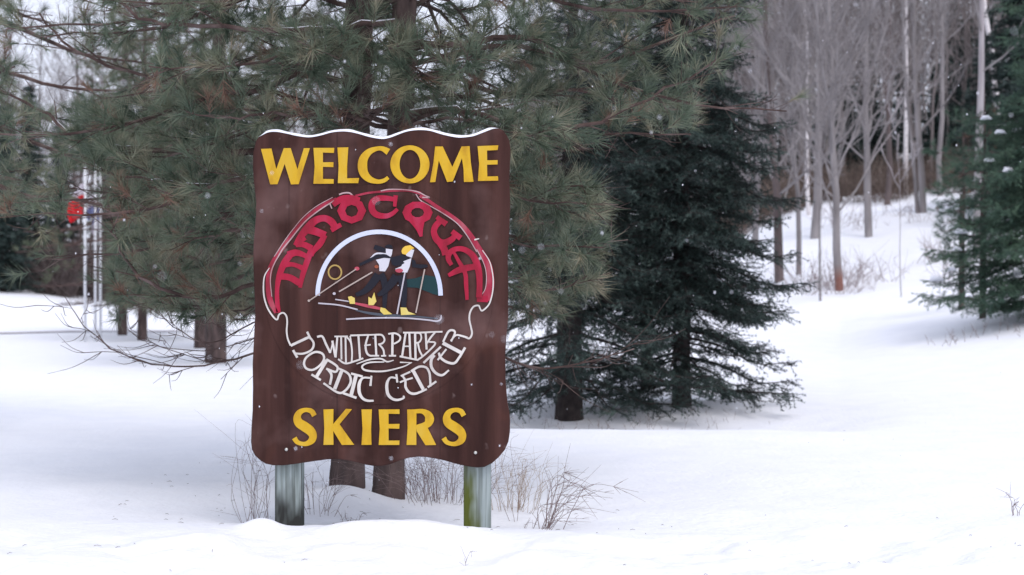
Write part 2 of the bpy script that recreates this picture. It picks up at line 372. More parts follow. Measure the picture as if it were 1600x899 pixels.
# slightly proud roundel that carries the emblem
a = Art(.0025); ang = np.linspace(0, 2 * math.pi, 72, endpoint=False)
a.poly(np.stack([592 + 178 * np.cos(ang), 460 + 172 * np.sin(ang)], -1), M_board); a.done('roundel', sign)
# snow lying along the top edge
def cap():
    g = Geo(); P = catmull(np.array(top[1:]), 4); k = len(P); a = Art()
    th = (3.3 + 1.3 * vnoise(P[:, 0], P[:, 0] * 0, 14, 3)) * np.clip(np.minimum(np.arange(k), k - 1 - np.arange(k)) / 8, .15, 1)
    rows = []
    prof = [(-.3, .002), (.35, .0005), (.85, -.006), (1.0, -.018), (.8, -.034), (.3, -.043), (-.3, -.046)]
    for u, d in prof:
        Q = P.copy(); Q[:, 1] -= th * u - .4; rows.append(a.w(Q, d))
    V = np.vstack(rows); t = []
    i = np.arange(k - 1)
    for r in range(len(prof) - 1): t += [np.stack([r * k + i, r * k + i + 1, (r + 1) * k + i + 1], -1), np.stack([r * k + i, (r + 1) * k + i + 1, (r + 1) * k + i], -1)]
    g.add(V, np.concatenate(t)); build('snow_cap', g, M_snowcap, sign)
cap()
# posts
def post(px, mt, zb=-.5):
    x0 = (px[0] - 800) * K; x1 = (px[1] - 800) * K * 1.006; y0 = SY + .046; y1 = y0 + .14; z0, z1 = zb, CZ - (255 - HY) * K; c = .006
    sec = [(x0 + c, y0), (x1 - c, y0), (x1, y0 + c), (x1, y1 - c), (x1 - c, y1), (x0 + c, y1), (x0, y1 - c), (x0, y0 + c)]
    V = [(x, y, z) for z in (z0, z1) for x, y in sec]; n = 8; t = []
    for i in range(n): j = (i + 1) % n; t += [(i, j, n + j), (i, n + j, n + i)]
    t += [(n, n + i, n + i + 1) for i in range(1, n - 1)]
    g = Geo(); g.add(V, t); return build('post', g, mt, sign, smooth=False)
xl = (448 - 595) * K; xr = (745 - 595) * K
tag(post((427, 470), post_material('weathered_post_brown_stain', C(.035, .036, .034), (-2.2, .50, 0), 2)), 'left post, grey green with a dark damp foot')
tag(post((724, 767), post_material('weathered_post_moss', C(.085, .10, .022), (-1.6, .25 + 8 * xr, -8), 5)), 'right post, grey blue with a mossy edge')
# bolts
for bx, by in ((447.5, 702.5), (743, 707.5)):
    g = Geo(); c = at(bx, by, SY)
    for k, (r, d) in enumerate(((.011, .003), (.009, .008), (.0, .0095))): pass
    aa = np.arange(10) * 2 * math.pi / 10
    V = []; 
    for r, d in ((.0085, -.001), (.0085, .004), (.006, .008), (.0005, .009)): V += [(c[0] + r * math.cos(q), SY - d, c[2] + r * math.sin(q)) for q in aa]
    t = []
    for k in range(3):
        for i in range(10): j = (i + 1) % 10; t += [(k * 10 + i, k * 10 + j, k * 10 + 10 + j), (k * 10 + i, k * 10 + 10 + j, k * 10 + 10 + i)]
    g.add(V, t); build('bolt', g, M_metal, sign)

# WELCOME
a = Art(.007)
a.poly(A([(65, 185), (195, 180), (255, 440), (350, 175), (435, 175), (520, 440), (600, 175), (675, 175), (535, 625), (440, 628), (360, 370), (270, 625), (180, 628)]), M_yel)
a.poly(A([(720, 172), (980, 172), (975, 235), (838, 230), (838, 352), (970, 350), (968, 412), (838, 408), (838, 560), (972, 562), (972, 618), (720, 620), (735, 400)]), M_yel)
a.poly(A([(1020, 168), (1155, 165), (1140, 400), (1140, 552), (1290, 548), (1278, 612), (1025, 612), (1035, 400)]), M_yel)
a.stroke(A([(1655, 222), (1590, 185), (1520, 180), (1420, 218), (1350, 300), (1332, 395), (1352, 490), (1420, 562), (1520, 593), (1600, 580), (1655, 542)]), w8([85, 62, 52, 78, 105, 118, 108, 82, 54, 50, 44]), M_yel)
a.ring(*B([(405, 378)])[0], 245 / 8, 238 / 8, 130 / 8, 182 / 8, M_yel)
a.poly(B([(720, 155), (815, 155), (935, 410), (1050, 155), (1150, 150), (1165, 350), (1200, 595), (1080, 598), (1075, 440), (1055, 300), (940, 590), (870, 598), (765, 330), (722, 598), (655, 602), (700, 350)]), M_yel)
a.poly(B([(1250, 150), (1510, 140), (1500, 198), (1368, 205), (1370, 328), (1500, 325), (1500, 378), (1368, 382), (1372, 530), (1505, 526), (1508, 580), (1255, 585), (1270, 370)]), M_yel)
a.done('lettering', sign, 'yellow raised letters reading WELCOME')
# SKIERS
a = Art(.007); SW = w8([62, 62, 52, 72, 92, 112, 120, 115, 98, 86, 60, 50, 56, 62])
def K_S(cv, dx):
    a.stroke(cv([(x + dx, y) for x, y in [(412, 238), (375, 182), (300, 165), (228, 195), (197, 258), (218, 325), (290, 375), (358, 425), (393, 485), (378, 545), (318, 585), (255, 588), (195, 565), (160, 515)]]), SW, M_yel)
K_S(Cc, 0)
a.poly(Cc([(525, 160), (650, 155), (646, 370), (650, 600), (525, 602), (536, 400)]), M_yel)
a.poly(Cc([(640, 350), (805, 152), (882, 156), (725, 345), (907, 600), (755, 602), (640, 415)]), M_yel)
a.poly(Cc([(1000, 160), (1130, 158), (1120, 400), (1125, 600), (1000, 602), (1013, 400)]), M_yel)
a.poly(Cc([(1215, 160), (1475, 158), (1475, 215), (1338, 212), (1338, 342), (1475, 340), (1472, 400), (1338, 395), (1338, 548), (1475, 548), (1472, 602), (1215, 602), (1228, 400)]), M_yel)
a.poly(D([(610, 160), (726, 158), (725, 602), (603, 602), (616, 400)]), M_yel)
a.stroke(D([(715, 182), (800, 182), (868, 222), (890, 285), (850, 350), (715, 380)]), w8([52, 58, 92, 112, 86, 44]), M_yel)
a.poly(D([(725, 385), (855, 365), (972, 602), (840, 605), (730, 430)]), M_yel)
K_S(D, 907)
a.done('lettering', sign, 'yellow raised letters reading SKIERS')
# crimson arch lettering
a = Art(.0052, .0002)
a.stroke(Fq([(285, 790), (268, 660), (266, 490), (290, 340), (345, 190), (420, 80), (490, 25)]), w8([60, 64, 62, 80, 92, 92, 70]), M_red)
a.stroke(Fq([(552, 478), (585, 320), (628, 185), (665, 80), (690, 10)]), w8([50, 72, 80, 82, 80]), M_red)
a.stroke(Fq([(285, 335), (420, 350), (545, 420)]), w8([90, 88, 92]), M_red)
a.stroke(Fq([(340, 190), (470, 190), (610, 245)]), w8([90, 60, 80]), M_red)
a.stroke(Fq([(400, 70), (500, 40), (600, 70), (665, 110)]), w8([100, 90, 70, 70]), M_red)
a.stroke(E([(490, 750), (560, 640), (650, 530), (740, 440), (850, 410), (940, 450), (995, 530)]), w8([60, 90, 110, 100, 90, 100, 95]), M_red)
a.stroke(E([(1065, 490), (940, 560)]), w8([60, 70]), M_red)
a.stroke(E([(650, 545), (760, 580), (870, 625)]), w8([120, 105, 100]), M_red)
a.stroke(E([(500, 745), (600, 740), (700, 790)]), w8([60, 80, 90]), M_red)
a.stroke(E([(560, 640), (600, 700)]), w8([90, 90]), M_red)
a.stroke(E([(865, 620), (800, 730), (720, 820), (690, 880)]), w8([70, 90, 70, 60]), M_red)
cx, cy = E([(1197, 318)])[0]; a.ring(cx, cy, 182 / 8, 160 / 8, 82 / 8, 76 / 8, M_red, 8)
a.stroke(E([(965, 245), (1060, 175), (1180, 150), (1300, 180)]), w8([70, 90, 70, 60]), M_red)
a.stroke(Gq([(225, 178), (110, 160), (0, 165), (-65, 220), (-65, 310), (0, 370), (110, 382), (190, 350), (250, 295)]), w8([60, 72, 80, 90, 90, 85, 70, 60, 50]), M_red)
a.stroke(Gq([(228, 125), (215, 265)]), w8([62, 45]), M_red)
cx, cy = Gq([(500, 340)])[0]; a.ring(cx, cy, 190 / 8, 142 / 8, 82 / 8, 60 / 8, M_red, 10)
a.stroke(Gq([(500, 430), (525, 540), (545, 640)]), w8([230, 105, 40]), M_red)
a.stroke(Gq([(790, 440), (725, 510), (705, 590), (745, 680), (820, 720), (920, 680), (975, 620)]), w8([80, 85, 85, 95, 95, 85, 70]), M_red)
a.stroke(Gq([(740, 395), (860, 485)]), w8([60, 80]), M_red)
a.stroke(Gq([(930, 575), (1040, 660)]), w8([70, 80]), M_red)
a.stroke(Gq([(760, 690), (830, 790), (850, 870)]), w8([90, 100, 90]), M_red)
a.stroke(H([(925, 195), (885, 120), (900, 45), (980, -5), (1080, 0), (1175, 60), (1235, 160), (1268, 300), (1275, 450), (1268, 600)]), w8([55, 70, 80, 70, 75, 85, 95, 90, 80, 85]), M_red)
a.stroke(H([(885, 325), (1000, 265), (1100, 235), (1240, 210)]), w8([50, 85, 90, 80]), M_red)
a.stroke(H([(955, 40), (1005, 130), (1060, 225), (1100, 320), (1108, 450), (1120, 630)]), w8([40, 50, 60, 60, 60, 45]), M_red)
a.done('lettering', sign, 'crimson uncial letters bent in an arch over the skiers')
# crimson band round the arch
a = Art(.0046, .0002)
a.stroke(Gq([(535, 120), (640, 195), (760, 280), (900, 370), (1040, 480), (1160, 620), (1260, 780), (1330, 890), (1385, 1010), (1408, 1150), (1400, 1280), (1350, 1430)]), w8([60, 42, 48, 50, 56, 60, 70, 80, 92, 98, 110, 110]), M_redb)
a.stroke(H([(1240, 620), (1380, 620)]), w8([80, 90]), M_red)
a.stroke(E([(1240, 132), (1400, 95), (1560, 78), (1720, 66), (1920, 66), (2060, 100)]), w8([28, 26, 28, 28, 30, 40]), M_redb)
a.stroke(E([(1010, 170), (900, 215), (760, 300), (620, 420), (500, 560), (400, 690), (320, 800), (250, 900), (192, 1010), (160, 1150), (158, 1300), (185, 1450), (255, 1590)]), w8([40, 46, 46, 48, 50, 50, 54, 56, 62, 66, 66, 66, 50]), M_redb)
a.done('red_band', sign)
# thin outline of the arch and the cream scroll
a = Art(.0062, .0002)
a.stroke(Gq([(480, 110), (540, 190), (690, 275), (850, 370), (1000, 480), (1120, 630), (1240, 830)]), w8([12] * 7), M_line)
a.stroke(H([(1240, 0), (1330, 180), (1360, 320), (1350, 480), (1300, 570)]), w8([10] * 5), M_line)
a.stroke(Gq([(40, 70), (150, 50), (350, 55), (500, 80), (600, 130), (650, 152), (560, 150)]), w8([14] * 7), M_line)
a.stroke(E([(1040, 115), (1100, 95), (1170, 95), (1210, 130)]), w8([18] * 4), M_line)
a.stroke(E([(960, 150), (760, 260), (600, 390), (480, 530), (360, 690), (230, 890)]), w8([9] * 6), M_line)
a.stroke(E([(980, 190), (800, 305), (640, 430), (540, 540), (430, 680), (340, 790), (280, 890), (240, 960), (195, 1070), (182, 1200), (200, 1390)]), w8([14, 14, 14, 14, 14, 14, 14, 12, 12, 12, 9]), M_line)
a.stroke(E([(925, 230), (950, 290)]), w8([14] * 2), M_line)
a.stroke(Gq([(1210, 680), (1270, 665)]), w8([22, 12]), M_cream)
a.done('outline', sign, 'thin pinkish white line edging the crimson band')
a = Art(.0064, .0002)
a.stroke(H([(1310, 10), (1400, 150), (1440, 320), (1445, 450), (1430, 570), (1390, 690), (1310, 765), (1282, 740), (1262, 702), (1200, 715), (1155, 790), (1148, 880), (1165, 960), (1180, 1050), (1150, 1110), (1100, 1100)]), w8([10, 12, 16, 18, 18, 20, 22, 20, 22, 24, 24, 24, 24, 26, 26, 22]), M_cream)
a.done('scroll', sign, 'cream scroll line at the right of the arch'); a = Art(.0064, .0002)
a.stroke(Fq([(170, 230), (110, 330), (95, 460), (105, 600), (150, 740), (225, 850), (268, 875), (290, 815), (340, 792), (380, 830), (392, 910), (385, 1020), (400, 1120), (435, 1200)]), w8([10, 16, 18, 20, 20, 22, 22, 22, 22, 22, 22, 22, 22, 24]), M_cream)
a.done('scroll', sign, 'cream scroll line at the left of the arch')
# WINTER PARK
a = Art(.0056, .0002); S = lambda cv, pts, wd: a.stroke(cv(pts), wd / 8 if np.isscalar(wd) else w8(wd), M_cream)
S(J, [(525, 372), (590, 368), (635, 460), (690, 572)], 30); S(J, [(690, 575), (725, 420)], 17); S(J, [(715, 420), (755, 625)], 30); S(J, [(757, 630), (778, 375)], 26)
S(J, [(742, 368), (910, 366)], 22); S(J, [(826, 370), (830, 655)], 24); S(J, [(880, 372), (886, 700)], 24); S(J, [(895, 372), (945, 440), (962, 560), (958, 680)], 22)
S(J, [(788, 650), (880, 705), (1000, 675), (1102, 640)], 24); S(J, [(938, 362), (955, 470)], 20)
S(J, [(940, 355), (1170, 348)], 24); S(J, [(1042, 360), (1062, 645)], 28)
S(J, [(1165, 352), (1132, 470), (1142, 560), (1180, 605), (1250, 607)], [24, 28, 28, 26, 20]); S(J, [(1115, 482), (1195, 470)], 20); S(J, [(1160, 348), (1260, 345)], 20)
S(J, [(1252, 348), (1266, 610)], 28); S(J, [(1255, 345), (1335, 350), (1368, 405), (1345, 450), (1290, 468)], 24); S(J, [(1300, 465), (1352, 530), (1365, 610)], 24)
S(J, [(1228, 608), (1300, 608)], 22); S(J, [(1325, 610), (1388, 608)], 22)
S(I, [(268, 415), (265, 690)], 32); S(I, [(215, 415), (300, 408), (362, 445), (352, 500), (285, 540)], 24); S(I, [(222, 688), (312, 688)], 24)
S(I, [(432, 405), (388, 695)], 28); S(I, [(478, 405), (492, 725)], 28); S(I, [(408, 570), (482, 570)], 18); S(I, [(400, 400), (650, 398), (745, 392)], 24); S(I, [(358, 695), (440, 712), (590, 742)], 24)
S(I, [(550, 405), (556, 735)], 30); S(I, [(555, 402), (612, 410), (628, 465), (605, 515), (560, 530)], 22); S(I, [(585, 530), (605, 620), (640, 690)], 24)
S(I, [(682, 398), (694, 610)], 28); S(I, [(740, 392), (892, 388)], 22); S(I, [(800, 395), (745, 460), (700, 530)], 26); S(I, [(725, 515), (790, 520), (795, 550), (720, 630), (640, 700), (585, 738)], [20, 24, 26, 24, 24, 24])
S(J, [(1020, 710), (1180, 655), (1320, 645), (1400, 682), (1482, 664)], [14, 22, 22, 20, 14])
S(J, [(1365, 685), (1180, 692), (1092, 735), (1120, 785), (1250, 803), (1400, 795), (1600, 745), (1700, 695)], [14, 22, 24, 26, 24, 22, 18, 14]); S(I, [(512, 774), (362, 770)], [10, 18])
a.done('lettering', sign, 'small cream letters reading WINTER PARK over a swirl')
# NORDIC CENTER
a = Art(.0058, .0002)
S(J, [(195, 482), (430, 372)], 36); S(J, [(400, 308), (445, 400)], 30); S(J, [(425, 365), (482, 450), (455, 535), (350, 582), (235, 578)], [26, 28, 30, 28, 26]); S(J, [(225, 538), (278, 632)], 32)
a.stroke(J([(362, 695), (400, 620), (500, 562), (590, 582), (612, 650), (560, 730), (470, 785), (388, 765)]), 30 / 8, M_cream, closed=True)
S(Jb, [(645, 185), (515, 395)], 46); S(Jb, [(455, 362), (572, 432)], 30); S(Jb, [(640, 172), (735, 228), (782, 275), (755, 330), (640, 290)], 30); S(Jb, [(660, 295), (705, 370), (685, 490)], 34)
S(Jb, [(605, 470), (790, 590), (880, 560), (940, 475), (942, 400), (900, 340), (790, 285)], [26, 30, 32, 34, 32, 30, 26]); S(Jb, [(832, 320), (745, 545)], 48)
S(Jb, [(1012, 378), (950, 622)], 50); S(Jb, [(950, 350), (1095, 388)], 30); S(Jb, [(850, 594), (1018, 655)], 32)
S(Jb, [(1205, 378), (1192, 505)], [26, 32]); S(Jb, [(1190, 405), (1100, 405), (1055, 470), (1052, 580), (1090, 655), (1150, 688), (1232, 690)], [24, 28, 44, 44, 36, 32, 24])
S(Jc, [(315, 358), (328, 462)], 28); S(Jc, [(318, 408), (240, 402), (198, 480), (208, 600), (260, 662), (330, 680), (408, 655), (402, 628)], [24, 28, 40, 42, 36, 32, 26, 22])
S(Jc, [(372, 382), (490, 328)], 26); S(Jc, [(360, 460), (430, 432), (520, 405)], 24); S(Jc, [(395, 380), (428, 440), (432, 520), (480, 588), (560, 600), (695, 545)], [26, 30, 34, 34, 32, 26])
S(Jc, [(528, 318), (652, 548)], 46); S(Jc, [(498, 322), (600, 265), (688, 275), (728, 340), (738, 420), (742, 510)], 30); S(Jc, [(708, 522), (815, 448)], 28)
S(Jc, [(655, 218), (872, 15)], 30); S(Jc, [(790, 120), (752, 180), (755, 270), (810, 345), (890, 370), (972, 308)], [40, 40, 38, 36, 32, 24])
S(I, [(832, 742), (940, 605)], 26); S(I, [(845, 650), (872, 715), (950, 768), (1040, 780), (1100, 710), (1172, 592)], [30, 34, 34, 34, 32, 26])
S(I, [(895, 528), (1135, 655)], 48); S(I, [(1105, 705), (1175, 585)], 34); S(I, [(900, 515), (960, 395), (1010, 368), (1048, 400), (1000, 510)], [28, 30, 30, 28, 24]); S(I, [(995, 500), (1060, 432), (1130, 440), (1205, 462)], [22, 24, 26, 26])
a.done('lettering', sign, 'cream uncial letters bent below reading NORDIC CENTER')
# emblem: arch, hill, sun ring; skiers as sub-parts
a = Art(.0052, .0002)
a.poly(H([(365, 372), (480, 360), (590, 318), (740, 345), (775, 575), (700, 560), (600, 520), (500, 480), (360, 472)]), M_hill)
th = np.linspace(math.pi, 0, 40); a.stroke(np.stack([592.5 + 96 * np.cos(th), 462 - 99.5 * np.sin(th)], -1), 7, M_arch, n=1)
a.ring(523.5, 425.6, 11.3, 12, 8.9, 9.6, M_sunr)
a.stroke([(497.5, 474), (530, 477), (559, 484)], 2.2, M_ski); a.stroke([(524, 468), (547, 471.5)], 1.8, M_ski)
a.stroke([(556, 485), (580, 490), (610, 493), (640, 494), (684, 498)], [2, 4, 4, 3, 2], M_grey)
a.stroke([(554, 474), (578, 479), (601, 484)], [3, 5, 3], M_pinkp)
a.stroke([(541, 499), (580, 497), (630, 497), (667, 500), (682, 502), (688.5, 499), (689.5, 492.5)], [2.4, 2.4, 2.4, 2.4, 2.6, 2.4, 1.2], M_ski)
emb = a.done('emblem', sign, 'white arch with a dark hill and a sun ring round the two skiers')
def skier_fig(fn, h0, label):
    a = Art(h0, .0002); fn(a); return a.done('skier_figure', emb, label)
def f1(a):
    a.stroke([(585, 386), (596, 390), (606, 392)], [7, 8, 3], M_navy)
    a.stroke(MM([(1040, 130), (1120, 300), (1150, 560), (1140, 800), (1130, 1000)]), [11, 10, 8.4, 7, 5.5], M_navy)
    a.stroke(MM([(980, 150), (820, 380), (640, 560), (420, 660)]), [13, 12, 9, 6], M_navy)
    a.poly(KK([(920, 580), (1130, 530), (1280, 540), (1230, 740), (1150, 870), (1010, 860), (1000, 700)]), M_wht)
    a.poly(KK([(1170, 300), (1335, 320), (1320, 440), (1290, 510), (1170, 440)]), M_wht)
    a.poly(KK([(1140, 260), (1180, 215), (1250, 195), (1320, 225), (1345, 300), (1200, 285)]), M_navy)
    a.stroke(KK([(780, 545), (930, 425), (1170, 430)]), [1.5, 2.6, 2.2], M_wht)
    a.stroke(KK([(515, 705), (760, 590), (950, 500), (1130, 485), (1260, 520)]), [4, 5, 5, 6, 3], M_navy)
    a.disc(588.5, 417, 3.2, 2.6, M_rust); a.disc(558, 420, 3.8, 3, M_pinkp)
    a.stroke([(485, 469), (557, 420.5)], 1.6, M_pole); a.stroke([(530, 456), (582, 425.5)], 2.0, M_pole)
    a.disc(483, 470, 2, 2, M_pole, 8); a.disc(522.5, 459, 2.4, 2.2, M_ski, 8)
    a.poly([(544, 464), (549, 463), (554.5, 466), (555, 475), (547, 475)], M_shoe)
    a.poly([(595, 480.5), (602, 482), (607, 487), (613, 491), (600, 492), (594, 486)], M_shoe)
def f2(a):
    a.stroke(H([(300, 320), (320, 440), (335, 560), (325, 740)]), [15, 12, 9, 7.5], M_navy)
    a.stroke(H([(240, 330), (170, 430), (60, 540), (0, 570)]), [13, 12, 8, 5], M_navy)
    a.poly(LL([(1020, 560), (1100, 600), (1130, 690), (1400, 700), (1420, 760), (1250, 800), (1030, 760)]), M_navy)
    a.poly(LL([(800, 620), (1010, 540), (970, 740), (900, 900), (780, 890), (600, 810), (760, 740)]), M_wht)
    a.poly(LL([(990, 320), (1080, 330), (1020, 530), (880, 480), (870, 420)]), M_wht)
    a.poly(LL([(760, 360), (790, 290), (850, 240), (980, 215), (1080, 290), (1000, 330), (920, 400), (870, 455), (780, 430)]), M_cap)
    a.poly(LL([(480, 520), (600, 500), (780, 450), (900, 520), (960, 545), (800, 620), (840, 660), (720, 730), (600, 740), (520, 690)]), M_navy)
    a.disc(624, 423, 6, 3.2, M_pinkp)
    a.stroke([(633, 426), (620.6, 491)], 2.2, M_ski); a.stroke([(663.7, 421), (650, 489)], 2.0, M_pole)
    a.poly([(576, 464), (581, 467), (585, 457), (587, 466), (588.5, 471), (584, 477), (576, 477)], M_shoe)
    a.poly([(626, 480.5), (635, 481), (638, 487), (650, 491.5), (627, 492.5)], M_shoe)
skier_fig(f1, .0075, 'painted skier in a black cap, leaning forward'); skier_fig(f2, .0115, 'painted skier in a yellow cap, planting a pole')

# ------------------------------------------------------------------ foliage templates
def needles(N, l0, l1, wd, cone, zspan, seed, taper=.0):
    r = np.random.default_rng(seed); V = []; T = []
    for k in range(N):
        z = r.uniform(*zspan); th = r.uniform(0, 2 * math.pi); ph = math.radians(r.uniform(*cone))
        d = np.array([math.sin(ph) * math.cos(th), math.sin(ph) * math.sin(th), math.cos(ph)]); L = r.uniform(l0, l1)
        s = np.cross(d, r.normal(size=3)); s /= np.linalg.norm(s); o = np.array([0, 0, z])
        V += [o - s * wd / 2, o + s * wd / 2, o + d * L]; T.append((3 * k, 3 * k + 1, 3 * k + 2))
    return np.array(V), np.array(T)
TUFT = [needles(54, .09, .15, .0036, (6, 62), (-.09, .02), s) for s in range(4)]
TUFT_FAR = [needles(20, .12, .2, .011, (8, 75), (-.08, .02), s) for s in range(10, 13)]
SHOOT = [needles(56, .016, .026, .0042, (30, 80), (-.07, .085), s) for s in range(20, 24)]
SHOOT_FAR = [needles(18, .05, .09, .02, (20, 80), (-.12, .12), s) for s in range(30, 33)]

def scatter(geo, tmpl, P, Dn, scale, seed=0, m=0):
    if len(P) == 0: return
    r = np.random.default_rng(seed); P = np.asarray(P, float); Dn = np.asarray(Dn, float)
    Dn = Dn / (np.linalg.norm(Dn, axis=1)[:, None] + 1e-9)
    ref = r.normal(size=P.shape); X = np.cross(Dn, ref); X /= np.linalg.norm(X, axis=1)[:, None] + 1e-9; Yv = np.cross(Dn, X)
    sc = np.broadcast_to(np.asarray(scale, float), (len(P),)) * r.uniform(.8, 1.2, len(P))
    pick = r.integers(0, len(tmpl), len(P))
    for k, (tv, tt) in enumerate(tmpl):
        s = pick == k
        if not s.any(): continue
        R = np.stack([X[s], Yv[s], Dn[s]], 1)       # rows
        V = np.einsum('vk,nkc->nvc', tv, R) * sc[s][:, None, None] + P[s][:, None]
        n, kv = V.shape[:2]
        T = (tt[None] + (np.arange(n) * kv)[:, None, None]).reshape(-1, 3)
        geo.add(V.reshape(-1, 3), T, m)

def proj(P):
    P = np.atleast_2d(P); return 800 + F * P[:, 0] / P[:, 1], HY - F * (P[:, 2] - CZ) / P[:, 1]

# gaps in the pine crowns through which the sky, the flags and the spruce show: (px0, py0, px1, py1, share removed)
GAPS = [(20, -60, 120, 150, .88), (645, -40, 720, 55, .8), (640, 70, 705, 120, .8), (200, 520, 420, 640, 1.), (98, 265, 168, 560, .97), (120, -40, 250, 150, .5), (0, 440, 120, 640, 1.), (120, 500, 210, 640, 1.),
        (940, 205, 1230, 700, 1.), (540, -60, 585, 60, .7), (612, -60, 655, 35, .7), (535, 130, 590, 205, .5), (860, 190, 940, 260, .7), (1090, 120, 1240, 420, .9), (780, 500, 940, 700, .85), (740, -60, 790, 30, .5),
        (395, 470, 800, 900, 1.), (1000, 0, 1110, 60, .6), (60, 20, 300, 40, .2), (0, 330, 104, 440, .7), (0, 150, 100, 250, .4)]
def gapkeep(P, r, pad=0):
    x, y = proj(P); keep = np.ones(len(x), bool)
    for x0, y0, x1, y1, f in GAPS: keep &= ~((x > x0) & (x < x1) & (y > y0) & (y < y1) & (r.random(len(x)) < f))
    keep &= ~((P[:, 1] < 8.05) & (P[:, 2] < 2.4)); return keep

# ------------------------------------------------------------------ pines
class Pine:
    def __init__(s, seed): s.r = np.random.default_rng(seed); s.wood = Geo(); s.tp = []; s.td = []; s.dp = []; s.dd = []; s.snow = []
    def twigs(s, P, L, rad, dens=1.0, dead=.035):
        """P: polyline of a side branch; puts twigs with tufts on it"""
        n = max(3, int(L / .055 * dens)); T = np.gradient(P, axis=0)
        for k in range(n):
            t = s.r.uniform(.15, 1) * (len(P) - 1); i = min(int(t), len(P) - 2); p = P[i] + (P[i + 1] - P[i]) * (t - i)
            d = T[i] / (np.linalg.norm(T[i]) + 1e-9); d = d * .6 + s.r.normal(size=3) * .55; d[2] += .25; d /= np.linalg.norm(d)
            l = s.r.uniform(.04, .2); q = p + d * l
            tube(s.wood, [p, p + d * l * .6 + [0, 0, -.005], q], [rad * .38, rad * .32, rad * .25], 3)
            (s.dp if s.r.random() < dead else s.tp).append(q); (s.dd if len(s.dp) and s.dp[-1] is q else s.td).append(d)
    def branch(s, pts, r0, side=.55, start=.3, foliage=True, dens=1.0, snow=0, dead=.035):
        P = catmull(np.asarray(pts, float), 4); k = len(P); P[1:] += (1 if foliage else .35) * s.r.normal(size=(k - 1, 3)) * .008
        L = np.sum(np.linalg.norm(np.diff(P, axis=0), axis=1)); R = r0 * (1 - .75 * np.linspace(0, 1, k)); tube(s.wood, P, R, 6)
        if snow:
            i = 0
            while i < k - 4:
                m = s.r.integers(4, 9)
                if s.r.random() < snow:
                    Q = P[i:i + m].copy(); Q[:, 2] += R[i:i + m] * .75; rr = R[i:i + m] * .55; rr[0] *= .3; rr[-1] *= .3
                    if len(Q) > 2: gs = Geo(); tube(gs, Q, rr, 5); s.snow.append(gs)
                i += m
        n = max(2, int(L * (1 - start) / .14)); T = np.gradient(P, axis=0)
        for j in range(n):
            t = start + (1 - start) * (j + s.r.uniform(.2, .8)) / n; i = min(int(t * (k - 1)), k - 2); p = P[i]; d = T[i] / (np.linalg.norm(T[i]) + 1e-9)
            sd = np.cross(d, [0, 0, 1]); sd /= np.linalg.norm(sd) + 1e-9; sg = 1 if j % 2 else -1
            v = d * s.r.uniform(.5, .9) + sd * sg * s.r.uniform(.5, .9) + np.array([0, 0, s.r.uniform(-.5, .45)]); v /= np.linalg.norm(v)
            l = side * (1.15 - t * .7) * s.r.uniform(.6, 1.1) * min(1, L / 1.2)
            Q = np.array([p, p + v * l * .5 + [0, 0, .01], p + v * l + [0, 0, .05 * l]]); Q = catmull(Q, 2); tube(s.wood, Q, np.linspace(min(R[i] * .45, .006), .002, len(Q)), 4)
            if foliage: s.twigs(Q, l, .005, dens, dead)
            else:
                for _ in range(4):
                    w_ = v + s.r.normal(size=3) * .5; q0 = Q[s.r.integers(1, len(Q))]; l2 = .16 * s.r.uniform(.4, 1.5); tube(s.wood, catmull([q0, q0 + w_ * l2 * .5 + [0, 0, -.012], q0 + w_ * l2 + [0, 0, .02]], 3), np.linspace(.0026, .001, 7), 3)
        if foliage: s.twigs(P[-3:], .25, .005, dens, dead)
    def crown(s, top_fn, zs, length, az_bias=None, seed=0, sag=.25, up=.15, dens=1.0, start=.3, r0=.017, lim=None):
        az = s.r.uniform(0, 6.28)
        for z in zs:
            for q in range(s.r.integers(4, 6)):
                az += 2.4 + s.r.normal() * .2; b = top_fn(z); L = length(z) * s.r.uniform(.8, 1.15)
                d = np.array([math.cos(az), math.sin(az), 0])
                if lim: L = lim(b, d, L, z)
                if L < .35: continue
                pts = [b, b + d * L * .3 + [0, 0, up * L * .4], b + d * L * .65 + [0, 0, (up * .3 - sag * .4) * L], b + d * L + [0, 0, -sag * L * .55 + .06 * L]]
                s.branch(pts, r0 * (L / 2) ** .6, dens=dens, start=start)

def finish_pine(pn, root, trunk_geo, tufts, mt, bark=M_bark_pine, cull=True, scale=1.0):
    build('trunk', trunk_geo, bark, root)
    build('branches', pn.wood, M_branch, root)
    P = np.array(pn.tp); Dd = np.array(pn.td)[:len(P)]
    if cull: k = gapkeep(P, pn.r); P, Dd = P[k], Dd[k]
    g = Geo(); scatter(g, tufts, P, Dd, scale, 5); build('needles', g, mt, root, smooth=False)
    if pn.dp:
        P = np.array(pn.dp); Dd = np.array(pn.dd)[:len(P)]
        k = gapkeep(P, pn.r) if cull else np.ones(len(P), bool)
        if k.any(): g = Geo(); scatter(g, tufts, P[k], Dd[k], scale * .9, 6); o = build('dead_needles', g, M_needle_old, root, smooth=False)
    for gs in pn.snow: build('branch_snow', gs, M_snowcap, root)

